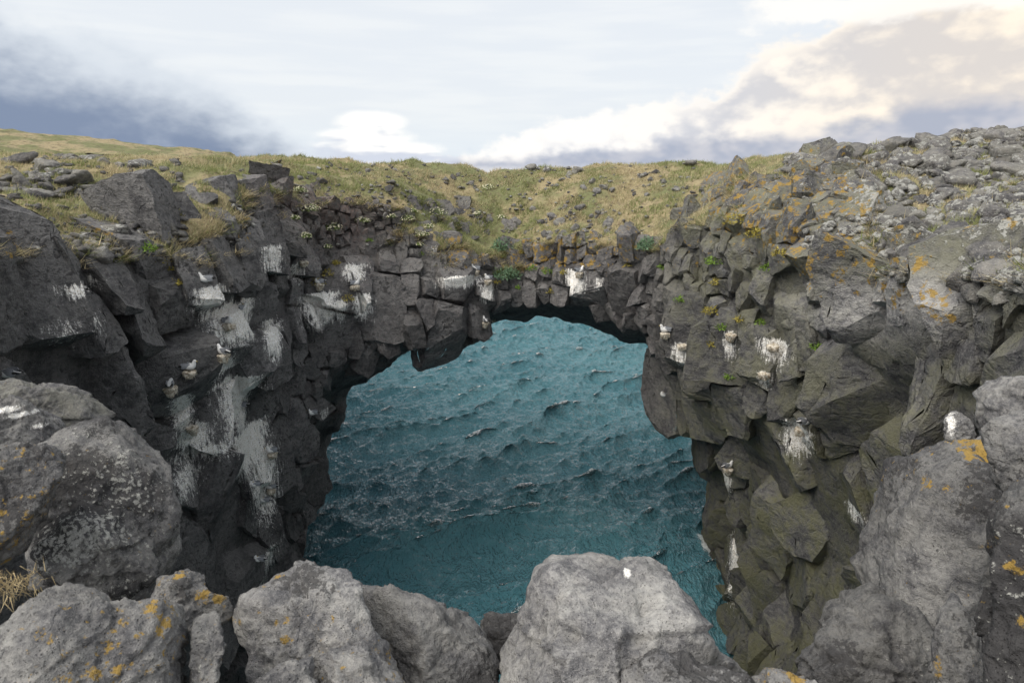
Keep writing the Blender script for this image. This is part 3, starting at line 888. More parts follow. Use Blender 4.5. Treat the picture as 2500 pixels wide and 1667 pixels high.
for i in range(len(seeds)):
    s = sz[i]; n = sn[i]
    dv = (ctr - ctr[i]) * ANI
    dl = np.linalg.norm(dv, axis=1)
    nb = np.where((dl < 1.3 * (s + sz)) & (dl > 1e-6))[0]
    nb = nb[np.argsort(dl[nb])][:26]
    t1 = np.cross(n, [0, 0, 1.0]); t1 /= max(np.linalg.norm(t1), 1e-6); t2 = np.cross(t1, n)      # t2 points up the face
    if t2[2] < 0: t2 = -t2
    fn = snap(n, s); fn = fn / np.linalg.norm(fn)
    low = spx[i][1] > 950
    big_step = rng.random() < (0.12 if low else 0.30)
    prot = s * (0.30 + (rng.uniform(0.08, 0.25 if not low else 0.14) if big_step else rng.uniform(-0.02, 0.06 if not low else 0.02)))
    if 1740 < spx[i][0] < 2140 and spx[i][1] < 560: prot += (0.22 if spx[i][0] > 1940 else 0.10) * s
    if i < 2: prot = (0.50, 0.50)[i] * s
    faces = cube(1.3 * s)
    planes = [(fn, prot), (-n, 0.6 * s)]
    for j in nb:
        off = max((dl[j] ** 2 + (0.5 * s) ** 2 - (0.5 * sz[j]) ** 2) / (2 * dl[j]), 0.20 * s)
        nn = dv[j] / dl[j] * ANI; L_ = np.linalg.norm(nn); nn = nn / L_
        c1, c2, c3 = nn @ t1, nn @ t2, nn @ n            # joints run along and across the face
        if low: pass
        elif abs(c1) > abs(c2): c2 *= 0.5
        else: c1 *= 0.5
        q = c1 * t1 + c2 * t2 + (0.35 if not low else 0.7) * c3 * n; q = q / np.linalg.norm(q)
        planes.append((q, off / L_ * max(0.75, q @ nn) - 0.006))
    for k_ in range(5):
        a = (k_ + rng.random() * 0.8) * math.tau / 5
        q = math.cos(a) * t1 + math.sin(a) * t2 + rng.uniform(-0.05, 0.25) * n
        planes.append((q / np.linalg.norm(q), s * rng.uniform(0.80, 1.05)))
    for k_ in range(rng.integers(1, 4) if big_step else rng.integers(0, 3 if not low else 1)):       # ledges, side faces, undercuts
        w_ = rng.choice(4, p=[.40, .22, .22, .16])
        e = (t2, t1, -t1, -t2)[w_]
        q = n * rng.uniform(0.4, 0.9) + e * rng.uniform(0.5, 1.0) + 0.15 * rng.normal(size=3); q /= np.linalg.norm(q)
        planes.append((q, prot * rng.uniform(0.95, 1.25)))
    for (pn, pd) in planes:
        allv = max((f @ pn).max() for f in faces)
        if allv > pd: faces = clip_poly(faces, pn, pd)
        if not faces: break
    if len(faces) < 4: continue
    # worn edges: cut a few of the outer corners
    vs = np.concatenate(faces); fr = vs[(vs @ n) > 0.10 * s]
    if len(fr):
        for k_ in range(9 if spx[i][0] > 1600 else 5):
            v = fr[rng.integers(len(fr))]
            q = v / np.linalg.norm(v) + 0.35 * n + 0.25 * rng.normal(size=3); q /= np.linalg.norm(q)
            d_ = (v @ q) - rng.uniform(0.03, 0.10) * s
            if d_ > 0.1 * s: faces = clip_poly(faces, q, d_)
    app = s / np.linalg.norm(seeds[i] - np.array([0, 0, CAMZ]))
    dist_c = np.linalg.norm(seeds[i] - np.array([0, 0, CAMZ]))
    P, F0 = tess(faces, n, ctr[i], max(0.0052 * dist_c, s / 9))
    if P is None: continue
    idv, crk = cellular(P * np.array([1, 1, 1.3]) * (2.2 / s) + i * 1.7)
    P = P + vnoise(P, 1.7 / s, 2) * 0.035 * s + vnoise(P, 5.5, 2) * 0.022
    P = P + n * (s * (0.030 * (idv - 0.5) - 0.030 * sstep(crk, 0.10, 0.0)))[:, None]
    a1, a2 = rock_attrs(P, 1.0)
    a2[:, 0] *= (0.84 + 0.34 * rng.random())
    g = seeds[i]
    pid = 0 if g[0] < -0.31 * g[1] else (2 if g[0] > 0.20 * g[1] else 1)
    blocks.append((pid, app, P, F0, a1, a2))
for pid in range(3):
    bl = sorted([b_ for b_ in blocks if b_[0] == pid], key=lambda b_: -b_[1])
    for b_ in bl[:300]:
        c = b_[2].mean(0)
        obj('rock', mesh_np('rock', b_[2] - c, b_[3], M_ROCK, True, {'m1': b_[4], 'm2': b_[5]}), TERR[pid], loc=c)
    rest = bl[300:]
    if rest:
        off = 0; VV, FF, A1, A2 = [], [], [], []
        for b_ in rest:
            VV.append(b_[2]); FF.append(b_[3] + off); A1.append(b_[4]); A2.append(b_[5]); off += len(b_[2])
        obj('small_rocks', mesh_np('small_rocks', np.concatenate(VV), np.concatenate(FF), M_ROCK, True, {'m1': np.concatenate(A1), 'm2': np.concatenate(A2)}), TERR[pid], kind='stuff')
print('blocks', len(blocks), [sum(b_[0] == p for b_ in blocks) for p in range(3)], 'tris', sum(len(b_[3]) for b_ in blocks))
# ------------------------------------------------------------------ foreground boulders
def boulder(outline, rng_h, label, depth=0.75, tone=2.3, orange=0.12, pale=0.15, black=0.3, olive=0.1, facets=10, sub=6, seed=1, brown=0.0, tilt=0.0, white=None, dents=(), spots=()):
    r2 = np.random.default_rng(seed)
    O = np.array(outline, float)
    # centroid
    x, y = O[:, 0], O[:, 1]; x2, y2 = np.roll(x, -1), np.roll(y, -1)
    cr = x * y2 - x2 * y; A = cr.sum() / 2
    cx = ((x + x2) * cr).sum() / (6 * A); cy = ((y + y2) * cr).sum() / (6 * A)
    c = PT(cx, cy, rng_h)
    fwd = c - np.array([0, 0, CAMZ]); dist = np.linalg.norm(fwd); fwd /= dist
    right = np.cross(fwd, [0, 0, 1]); right /= np.linalg.norm(right); up = np.cross(right, fwd)
    # outline in the plane through the centre, perpendicular to the sight line
    d = ray(O[:, 0], O[:, 1]); t = dist / (d @ fwd)
    P = d * t[:, None] - fwd * dist
    u, v = P @ right, P @ up
    th = np.arctan2(v, u); rr = np.hypot(u, v)
    n = len(u); TH = np.linspace(-math.pi, math.pi, 361); RR = np.zeros(361)
    for i in range(n):                       # cast from the centre
        a0, b0, a1, b1 = u[i], v[i], u[(i + 1) % n], v[(i + 1) % n]
        ex, ey = a1 - a0, b1 - b0
        den = np.cos(TH) * ey - np.sin(TH) * ex
        den = np.where(np.abs(den) < 1e-9, 1e-9, den)
        tt = (a0 * ey - b0 * ex) / den
        ss = (np.cos(TH) * b0 - np.sin(TH) * a0) / -den
        ok = (tt > 0) & (ss >= -1e-6) & (ss <= 1 + 1e-6)
        RR = np.where(ok, np.maximum(RR, tt), RR)
    RR[RR == 0] = rr.mean()
    for _ in range(3):
        RR[1:-1] = 0.5 * RR[1:-1] + 0.25 * (RR[2:] + RR[:-2]); RR[0] = RR[-1] = (RR[1] + RR[-2]) / 2
    mr = np.sqrt(abs(A)) * dist / FPX * 0.56
    V0, F0 = ICO[sub]
    du, dvv, dw = V0[:, 0], V0[:, 1], V0[:, 2]
    ph = np.arctan2(dvv, du); pr = np.hypot(du, dvv)
    Rt = np.interp(ph, TH, RR)
    D = mr * depth
    pw = 3.6
    inv = (pr / Rt) ** pw + (np.abs(dw) / (D * np.where(dw > 0, 1.3, 1.0))) ** pw
    rad = inv ** (-1 / pw)
    Q = np.stack([du, dvv, dw], 1)
    # planar facets on the near side and the top
    pn, pd = [], []
    for k_ in range(facets):
        a = np.array([r2.normal() * 0.75, r2.normal() * 0.6 + 0.25, -abs(r2.normal()) - 0.25]); a /= np.linalg.norm(a)
        sup = np.max((Q * rad[:, None]) @ a)
        pn.append(a); pd.append(sup * r2.uniform(0.66, 0.90))
    if facets:
        q = np.maximum(Q @ np.array(pn).T, 0) / np.array(pd)[None]
        pf = 34
        rad = ((1 / rad) ** pf + (q ** pf).sum(1)) ** (-1 / pf)
    L = Q * rad[:, None]
    Wp = L[:, :1] * right + L[:, 1:2] * up + L[:, 2:3] * fwd
    f1 = 0.9 / mr
    pp = Wp + c
    dsp = mr * (0.04 * fbm(pp * f1 + seed * 7.7, 3) + 0.030 * ridged(pp * f1 * 2.3 + seed, 3) - 0.02) + 0.020 * fbm(pp * 9, 3) + 0.006 * fbm(pp * 38, 2)
    for k_ in range(3):                      # joints and broken steps
        a = r2.normal(size=3); a /= np.linalg.norm(a); o_ = r2.uniform(-0.45, 0.45) * mr
        w_ = Wp @ a - o_ + 0.06 * mr * fbm(pp * f1 * 1.6 + 11 * k_ + seed, 3)
        dsp = dsp - mr * 0.055 * np.exp(-(w_ / (0.016 * mr)) ** 2) * sstep(fbm(pp * f1 * 0.8 + 5 * k_, 1), -0.25, 0.1) - mr * 0.035 * sstep(w_, 0.0, 0.02 * mr)
    idv, crk = cellular(pp * (1.25 / mr) + seed)
    dsp = dsp + mr * 0.10 * (idv - 0.5)
    pitn, pc = cellular(pp * 17.0)
    dsp = dsp - 0.010 * (pitn > 0.72) * sstep(pc, 0.05, 0.4)
    for (dx_, dy_, dr, dd) in dents:
        e = ray(dx_, dy_); e = e * (dist / (e @ fwd)) - fwd * dist
        m = np.exp(-(((L[:, 0] - e @ right) / dr) ** 2 + ((L[:, 1] - e @ up) / dr) ** 2)) * (dw < 0)
        dsp = dsp - dd * m
    Wp = Wp + dsp[:, None] * (V0[:, :1] * right + V0[:, 1:2] * up + V0[:, 2:3] * fwd)
    nW = len(Wp)
    lo = fbm(pp * 1.6 + seed, 2)
    tn = 0.74 * tone * (1 + 0.32 * lo)
    gu = np.zeros(nW)
    for (wx, wy, rx, ry, st) in (white or []):
        e = ray(wx, wy); e = e * (dist / (e @ fwd)) - fwd * dist; sc = dist / FPX
        gu = np.maximum(gu, st * np.exp(-(((L[:, 0] - e @ right) / (rx * sc)) ** 2 + ((L[:, 1] - e @ up) / (ry * sc)) ** 2)) * (dw < 0))
    osp = np.zeros(nW)
    for (wx, wy, rx, ry) in spots:
        e = ray(wx, wy); e = e * (dist / (e @ fwd)) - fwd * dist; sc = dist / FPX
        osp = np.maximum(osp, 0.58 * np.exp(-(((L[:, 0] - e @ right) / (rx * sc)) ** 2 + ((L[:, 1] - e @ up) / (ry * sc)) ** 2)) * (dw < 0.2))
    m1 = np.stack([np.clip(osp + orange * (1.1 + 1.2 * fbm(pp * 1.1 + 3 * seed, 2)), 0, 1), np.clip(pale * (1 + lo), 0, 1), gu, np.ones(nW)], 1)
    m2 = np.stack([tn, np.full(nW, olive), np.full(nW, brown), np.clip(black * (1 + 1.3 * fbm(pp * 1.3 + 5 * seed, 2)), 0, 1)], 1)
    return obj('boulder', mesh_np('boulder', Wp, F0, M_BOULDER, True, {'m1': m1, 'm2': m2}), loc=c, label=label, cat='boulder', group='boulders along the near edge')

BOULDERS = [
 dict(outline=[(-90, 930), (15, 915), (100, 930), (190, 940), (245, 975), (290, 1012), (200, 1060), (100, 1060), (-90, 1060)], rng_h=6.6, label='low brownish slab of rock at the left edge, farthest of the left boulders', tone=1.9, olive=.3, black=.15),
 dict(outline=[(-90, 962), (0, 962), (80, 975), (165, 1012), (175, 1060), (120, 1120), (0, 1130), (-90, 1130)], rng_h=5.8, label='grey boulder at the left edge with a white streak of droppings', tone=2.2, white=[(60, 1010, 40, 6, 1), (20, 1000, 30, 6, 1), (90, 1040, 20, 7, .9)], orange=0),
 dict(outline=[(110, 1060), (150, 1015), (210, 1002), (290, 1010), (360, 1035), (395, 1080), (420, 1140), (438, 1230), (440, 1300), (435, 1380), (350, 1480), (200, 1460), (80, 1420), (70, 1200)], rng_h=5.0, label='biggest rounded boulder at left, dark front below a smooth grey dome', tone=2.1, black=.34, pale=.38, facets=9, orange=.1),
 dict(outline=[(-120, 1090), (60, 1072), (120, 1070), (172, 1118), (165, 1170), (115, 1270), (60, 1345), (0, 1380), (-120, 1380)], rng_h=4.3, label='grey boulder at the left edge with small orange lichen spots', tone=2.0, orange=.24, pale=.25, facets=8),
 dict(outline=[(75, 1335), (110, 1250), (165, 1195), (240, 1200), (330, 1240), (385, 1320), (395, 1400), (330, 1470), (200, 1480), (90, 1450)], rng_h=4.55, label='dark lichen-crusted lobe of rock in front of the biggest left boulder', tone=1.6, black=.5, pale=.5, facets=8, orange=.12),
 dict(outline=[(-120, 1720), (-120, 1560), (30, 1505), (60, 1462), (100, 1432), (150, 1408), (190, 1408), (230, 1432), (290, 1458), (345, 1470), (430, 1478), (475, 1500), (480, 1600), (470, 1760), (200, 1800)], rng_h=2.75, label='broad grey boulder filling the bottom left corner', tone=2.15, orange=.25, black=.25, pale=.22, facets=10, depth=.6),
 dict(outline=[(468, 1500), (500, 1490), (532, 1484), (545, 1530), (550, 1590), (535, 1660), (520, 1760), (460, 1760), (462, 1600)], rng_h=2.65, label='narrow upright slab with pale and yellow lichen at right of the corner boulder', tone=2.1, orange=.3, pale=.42, depth=.9, facets=8),
 dict(outline=[(345, 1475), (380, 1405), (420, 1396), (462, 1389), (482, 1398), (502, 1402), (512, 1440), (562, 1458), (570, 1500), (500, 1560), (400, 1540)], rng_h=3.3, label='blocky boulder with orange lichen wedged behind the corner boulder', spots=[(530, 1462, 22, 18), (500, 1450, 18, 14), (430, 1405, 22, 8)], tone=2.1, orange=.34, pale=.25),
 dict(outline=[(562, 1445), (600, 1420), (650, 1396), (690, 1366), (725, 1357), (757, 1368), (785, 1390), (832, 1402), (880, 1430), (900, 1490), (935, 1560), (975, 1640), (960, 1760), (700, 1760), (590, 1680), (568, 1560), (556, 1490)], rng_h=3.0, label='pale pointed boulder with orange lichen left of the bottom centre', spots=[(615, 1412, 40, 9), (665, 1388, 26, 8), (680, 1505, 34, 18), (610, 1490, 20, 14), (690, 1560, 18, 14), (565, 1500, 8, 30)], tone=2.6, orange=.25, black=.27, facets=10),
 dict(outline=[(860, 1428), (915, 1425), (990, 1436), (1060, 1456), (1130, 1472), (1180, 1500), (1215, 1560), (1225, 1620), (1215, 1760), (960, 1760), (900, 1600), (868, 1490)], rng_h=3.15, label='sloping slab blotched with black crust right of the pointed boulder', tone=2.2, black=.52, orange=.0, facets=8),
 dict(outline=[(1170, 1510), (1195, 1492), (1270, 1490), (1310, 1530), (1280, 1640), (1190, 1640)], rng_h=3.5, label='small dark stone in the gap left of the big pale boulder', tone=1.7, black=.4, orange=0),
 dict(outline=[(1278, 1450), (1288, 1410), (1308, 1380), (1328, 1352), (1368, 1339), (1420, 1337), (1500, 1348), (1580, 1354), (1680, 1378), (1718, 1402), (1735, 1430), (1740, 1500), (1765, 1575), (1840, 1645), (1830, 1780), (1260, 1780), (1205, 1680), (1218, 1590), (1250, 1510)], rng_h=3.0, label='big pale grey pitted boulder with a white dropping at the bottom centre', tone=2.95, orange=0, black=.16, pale=.2, facets=10, sub=6, white=[(1530, 1408, 10, 12, 1)], dents=[(1402, 1555, .05, .10), (1325, 1548, .045, .06), (1575, 1490, .06, .04), (1565, 1558, .04, .05), (1480, 1500, .03, .02), (1350, 1440, .03, .02)]),
 dict(outline=[(1440, 1720), (1500, 1650), (1545, 1618), (1605, 1590), (1680, 1577), (1705, 1602), (1750, 1620), (1840, 1640), (1870, 1700), (1860, 1790), (1450, 1790)], rng_h=2.6, label='low grey stone leaning on the foot of the big pale boulder', tone=2.6, black=.36, facets=9, orange=.03),
 dict(outline=[(620, 1680), (700, 1605), (745, 1586), (770, 1597), (772, 1680), (760, 1790), (600, 1790)], rng_h=2.55, label='small peaked stone at the bottom edge in front of the pointed boulder', tone=2.5, orange=.1, black=.25),
 dict(outline=[(778, 1600), (830, 1575), (880, 1565), (940, 1602), (1000, 1680), (980, 1790), (780, 1790)], rng_h=2.6, label='speckled low stone at the bottom edge with tiny orange spots', tone=2.4, orange=.24, black=.3),
 dict(outline=[(1835, 1650), (1870, 1627), (1960, 1640), (2050, 1680), (2040, 1790), (1830, 1790)], rng_h=2.7, label='low stone with an orange lichen patch at the bottom, right of the pale boulder', spots=[(1945, 1648, 40, 14)], tone=2.5, orange=.34, black=.2),
 dict(outline=[(2372, 1000), (2380, 960), (2402, 930), (2450, 926), (2520, 916), (2700, 915), (2700, 1120), (2450, 1120), (2380, 1060)], rng_h=7.0, label='smooth grey boulder at the right edge, farthest of the right boulders', tone=2.3, orange=.05, black=.15, facets=9),
 dict(outline=[(2303, 1080), (2306, 1015), (2332, 1004), (2372, 1020), (2390, 1060), (2360, 1120), (2310, 1130)], rng_h=6.6, label='small pale stone with white droppings behind the big right boulder', tone=2.5, pale=.4, orange=0, white=[(2320, 1030, 14, 30, .85)]),
 dict(outline=[(2128, 1145), (2171, 1118), (2233, 1122), (2285, 1111), (2348, 1050), (2400, 1008), (2500, 975), (2700, 970), (2700, 1450), (2500, 1640), (2300, 1640), (2160, 1520), (2098, 1420), (2066, 1340), (2077, 1303), (2103, 1232), (2134, 1180)], rng_h=5.3, label='biggest right boulder, grey and black blotched with bright yellow lichen patches', spots=[(2395, 1085, 30, 24), (2405, 1120, 26, 20), (2372, 1135, 16, 16), (2285, 1203, 14, 16), (2332, 1214, 12, 12), (2350, 1070, 14, 24)], tone=2.0, orange=.22, black=.40, pale=.25, facets=12, depth=.65),
 dict(outline=[(1990, 1505), (2004, 1452), (2056, 1426), (2130, 1420), (2240, 1475), (2320, 1580), (2300, 1780), (1960, 1780), (1915, 1650), (1930, 1597), (1960, 1562)], rng_h=4.2, label='dark rounded boulder under the biggest right boulder beside the drop', tone=1.55, black=.34, pale=.3, orange=0, facets=10),
 dict(outline=[(2327, 1436), (2291, 1511), (2275, 1600), (2250, 1780), (2460, 1780), (2420, 1600), (2365, 1500)], rng_h=3.7, label='pointed blotched rock standing left of the dark corner boulder', spots=[(2290, 1630, 10, 20)], tone=1.9, black=.4, pale=.3, orange=.12, facets=9),
 dict(outline=[(2418, 1275), (2460, 1212), (2500, 1184), (2680, 1140), (2700, 1780), (2405, 1780), (2398, 1590), (2414, 1430), (2413, 1340)], rng_h=3.2, label='black boulder with white and yellow lichen spots at the bottom right corner', spots=[(2460, 1380, 14, 14), (2488, 1398, 16, 14), (2432, 1320, 10, 14), (2490, 1520, 12, 16)], tone=1.5, black=.62, pale=.36, orange=.2, facets=9),
 dict(outline=[(2402, 1060), (2430, 1028), (2500, 1013), (2700, 1008), (2700, 1260), (2500, 1210), (2455, 1200), (2428, 1120)], rng_h=4.4, label='grey boulder at the right edge above the black corner boulder', tone=2.2, black=.3, orange=.06, facets=10),
]
for i, kw in enumerate(BOULDERS):
    kw.setdefault('seed', i + 1)
    boulder(**kw)

# dry straw tuft in the gap at the left edge
r2 = np.random.default_rng(5)
k_ = 220
c = PT(22, 1425, 3.9)
p = c + r2.normal(size=(k_, 3)) * np.array([0.07, 0.05, 0.02])
a = r2.uniform(0, 6.28, k_); t = np.stack([np.cos(a), np.sin(a), 0 * a], 1) * 0.0035
tip = p + np.stack([r2.normal(size=k_) * 0.04 + 0.01, r2.normal(size=k_) * 0.04 - 0.02, r2.uniform(-0.10, 0.07, k_)], 1)
V = np.stack([p - t, p + t, tip], 1).reshape(-1, 3)
C = np.repeat(np.array([[0.42, 0.34, 0.20]]) * r2.uniform(0.5, 1.3, (k_, 1)), 3, 0)
obj('grass_tuft', mesh_np('grass_tuft', V - c, np.arange(3 * k_).reshape(-1, 3), M_LEAF, False, {'col': C}), loc=c, label='dry straw tuft between the boulders at the left edge', cat='grass tuft', kind='stuff')
# ------------------------------------------------------------------ loose stones on the slopes
def stone_mesh(seed, tone, pale, orange, sub=3):
    r2 = np.random.default_rng(seed)
    V0, F0 = ICO[sub]
    PN = r2.normal(size=(11, 3)); PN /= np.linalg.norm(PN, axis=1)[:, None]
    PD = r2.uniform(0.30, 0.50, 11) * np.where(np.abs(PN[:, 2]) > 0.6, 0.8, 1.0)
    q = np.maximum(V0 @ PN.T, 0) / PD[None]; pw = 50
    rad = np.minimum((q ** pw).sum(1) ** (-1 / pw), 0.75)
    P = V0 * rad[:, None]
    idv, crk = cellular(P * 4.0 + seed * 3)
    P = P + V0 * (0.03 * fbm(P * 3 + seed * 5, 3) + 0.05 * (idv - .5) - 0.03 * sstep(crk, 0.12, 0))[:, None]
    n = len(P)
    m1 = np.tile([orange, pale, 0, 1.0], (n, 1)); m2 = np.tile([tone, 0.25, 0.1, 0.15], (n, 1))
    return mesh_np('stone', P, F0, M_ROCK, False, {'m1': m1, 'm2': m2})
ST_GREY = [stone_mesh(100 + i, 1.25 + 0.06 * i, 0.30, 0.1) for i in range(7)]
ST_LICH = [stone_mesh(200 + i, 1.45 + 0.06 * i, 0.70 - 0.04 * i, 0.10) for i in range(8)]
ST_DARK = [stone_mesh(300 + i, 0.95, 0.15, 0.22) for i in range(5)]
def scatter(region, count, smin, smax, meshes, pid, seed, cluster=0.0, nz=0.35, sink=0.18):
    """stones standing on the turf inside a photo polygon; the 300 largest are single parts"""
    r2 = np.random.default_rng(seed)
    R_g = np.array(region, float); x0, y0 = R_g.min(0); x1, y1 = R_g.max(0)
    out_, tries = [], 0
    while len(out_) < count and tries < count * 30:
        tries += 1
        a, b_ = r2.uniform(x0, x1), r2.uniform(y0, y1)
        ins = False; n_ = len(R_g)
        for i in range(n_):
            (ax, ay), (bx, by) = R_g[i], R_g[(i + 1) % n_]
            if (ay > b_) != (by > b_) and a < (bx - ax) * (b_ - ay) / (by - ay) + ax:
                ins = not ins
        if not ins:
            continue
        q, n = hit(a, b_)
        if q is None or n[2] < nz:
            continue
        if cluster and gnoise(np.array([q * 0.55 + seed]))[0] < cluster * (r2.random() - 0.15):
            continue
        s = smin + (smax - smin) * r2.random() ** 2.2
        if any(np.linalg.norm(q - o[0]) < 0.40 * (s + o[1]) for o in out_):
            continue
        out_.append((q, s, n))
    out_.sort(key=lambda o: -o[1] / np.linalg.norm(o[0] - np.array([0, 0, CAMZ])))
    for q, s, n in out_:
        o = obj('stone', meshes[r2.integers(len(meshes))], TERR[pid])
        o.location = q + np.array([0, 0, s * (0.30 - sink)])
        sc = s * np.array([r2.uniform(.85, 1.3), r2.uniform(.85, 1.3), r2.uniform(.65, 1.05)])
        o.scale = sc
        o.rotation_euler = (r2.normal() * 0.25, r2.normal() * 0.25, r2.uniform(0, 6.28))
    return out_
stones = []
stones += scatter([(-60, 395), (300, 385), (460, 440), (420, 560), (250, 640), (-60, 640)], 170, 0.20, 0.62, ST_GREY[:4] + ST_LICH, 0, 21, cluster=0.25)
stones += scatter([(1215, 405), (1700, 400), (1800, 440), (1650, 590), (1500, 600), (1260, 590)], 120, 0.14, 0.50, ST_LICH + ST_GREY[:3], 1, 22, cluster=0.5)
stones += scatter([(560, 395), (1200, 410), (1200, 600), (700, 520)], 80, 0.12, 0.36, ST_GREY + ST_DARK, 1, 23, cluster=0.5)
stones += scatter([(1930, 400), (1980, 380), (2150, 365), (2250, 335), (2400, 315), (2620, 330), (2620, 740), (2380, 740), (2200, 660), (2080, 560), (2000, 470)], 300, 0.22, 0.9, ST_LICH + ST_GREY[:2], 2, 24, nz=0.2, sink=0.22)
stones += scatter([(1950, 368), (2180, 362), (2200, 420), (2000, 450), (1900, 430)], 34, 0.4, 1.0, ST_LICH[:4] + ST_GREY, 2, 25, nz=0.0, sink=0.2)
stones += scatter([(2180, 360), (2260, 330), (2400, 310), (2620, 320), (2620, 400), (2250, 420)], 46, 0.45, 1.0, ST_LICH, 2, 26, nz=0.0, sink=0.25)
# the small rubble between them
def rubble(region, count, smin, smax, meshes, pid, seed, nz=0.2):
    r2 = np.random.default_rng(seed)
    R_g = np.array(region, float); x0, y0 = R_g.min(0); x1, y1 = R_g.max(0)
    protos = []
    for me in meshes:
        V = np.zeros(len(me.vertices) * 3, np.float32); me.vertices.foreach_get('co', V)
        F = np.zeros(len(me.polygons) * 3, np.int32); me.polygons.foreach_get('vertices', F)
        a1 = np.zeros(len(me.vertices) * 4, np.float32); me.attributes['m1'].data.foreach_get('color', a1)
        a2 = np.zeros(len(me.vertices) * 4, np.float32); me.attributes['m2'].data.foreach_get('color', a2)
        protos.append((V.reshape(-1, 3), F.reshape(-1, 3), a1.reshape(-1, 4), a2.reshape(-1, 4)))
    VV, FF, A1, A2, off, n_ = [], [], [], [], 0, 0
    for _ in range(count * 4):
        if n_ >= count: break
        q, n = hit(r2.uniform(x0, x1), r2.uniform(y0, y1))
        if q is None or n[2] < nz or math.hypot(q[0], q[1]) < 9.5: continue
        V, F, a1, a2 = protos[r2.integers(len(protos))]
        s = r2.uniform(smin, smax); a = r2.uniform(0, 6.28)
        Rm = np.array([[math.cos(a), -math.sin(a), 0], [math.sin(a), math.cos(a), 0], [0, 0, r2.uniform(.6, 1)]])
        VV.append((V @ Rm.T) * s + q + np.array([0, 0, 0.08 * s])); FF.append(F + off); A1.append(a1); A2.append(a2); off += len(V); n_ += 1
    obj('small_stones', mesh_np('small_stones', np.concatenate(VV), np.concatenate(FF), M_ROCK, False, {'m1': np.concatenate(A1), 'm2': np.concatenate(A2)}), TERR[pid], kind='stuff')
R2L = [stone_mesh(400 + i, 1.5, 0.8, 0.1, sub=2) for i in range(4)]
R2G = [stone_mesh(420 + i, 1.2, 0.3, 0.1, sub=2) for i in range(4)]
rubble([(1960, 320), (2620, 320), (2620, 720), (1960, 720)], 700, 0.15, 0.40, R2L, 2, 31)
rubble([(-60, 390), (450, 390), (450, 640), (-60, 640)], 260, 0.10, 0.26, R2G, 0, 32)
rubble([(560, 395), (1750, 395), (1750, 600), (560, 600)], 260, 0.08, 0.20, R2G + R2L[:2], 1, 33)

# ------------------------------------------------------------------ grass
def blades(points, normals, hgt, wid, cols, r2, lean=0.55, wind=(0.35, 0.1, 0)):
    n = len(points)
    a = r2.uniform(0, 2 * math.pi, n); t = np.stack([np.cos(a), np.sin(a), np.zeros(n)], 1)
    d = normals * 0.4 + np.array([0, 0, 0.75]) + np.array(wind) + r2.normal(size=(n, 3)) * lean * np.array([1, 1, 0.25])
    d /= np.linalg.norm(d, axis=1)[:, None]
    b0 = points - t * wid[:, None] / 2; b1 = points + t * wid[:, None] / 2
    tip = points + d * hgt[:, None]
    V = np.stack([b0, b1, tip], 1).reshape(-1, 3)
    F = np.arange(3 * n).reshape(-1, 3)
    return V, F, np.repeat(cols, 3, 0)
r2 = np.random.default_rng(77)
cen = BV[BQ].mean(1); fN = BN[BQ].mean(1); fG = G_[BQ].mean(1)
e1_ = BV[BQ[:, 1]] - BV[BQ[:, 0]]; e2_ = BV[BQ[:, 3]] - BV[BQ[:, 0]]
area = np.linalg.norm(np.cross(e1_, e2_), axis=1)
cpx, cpy = to_px(cen); cr_ = np.hypot(cen[:, 0], cen[:, 1])
vis = (cpx > -200) & (cpx < 2700) & (cen[:, 1] > 5) & (cr_ < 46)
wgt = np.where(vis & (fG > 0.30), area * sstep(fG, 0.30, 0.6) * np.clip(26 / np.maximum(cr_, 9), 0.4, 1.6) ** 1.2, 0)
NB = 330000
fi = r2.choice(len(cen), NB, p=wgt / wgt.sum())
uv = r2.random((NB, 2))
q0 = BV[BQ[fi, 0]]; P_ = q0 + (BV[BQ[fi, 1]] - q0) * uv[:, :1] + (BV[BQ[fi, 3]] - q0) * uv[:, 1:]
N_ = fN[fi]
clump = fbm(P_ * 1.7, 2); patch = fbm(P_ * 0.33 + 40, 3) + 0.25 * fbm(P_ * 2.1 + 9, 2)
keepb = clump > -0.45 + 0.3 * r2.random(NB)
P_, N_, clump, patch = P_[keepb], N_[keepb], clump[keepb], patch[keepb]
n_ = len(P_)
hg_ = (0.07 + 0.09 * r2.random(n_)) * (1 + 1.1 * np.clip(clump, -0.4, 1.0))
dist_ = np.hypot(P_[:, 0], P_[:, 1])
wd_ = (0.010 + 0.012 * r2.random(n_)) * (0.55 + dist_ / 30)
mixg = sstep(patch + 0.25 * r2.normal(size=n_), -0.28, 0.22)[:, None]
straw = np.array([0.49, 0.42, 0.27]) * (0.7 + 0.6 * r2.random((n_, 1))); green = np.array([0.25, 0.275, 0.12]) * (0.65 + 0.7 * r2.random((n_, 1)))
cols = straw * (1 - mixg) + green * mixg
V, F, C = blades(P_ - N_ * 0.01, N_, hg_, wd_, cols, r2)
obj('grass', mesh_np('grass', V, F, M_LEAF, False, {'col': C}), kind='stuff', label='short dry and green grass over the cliff tops', cat='grass')

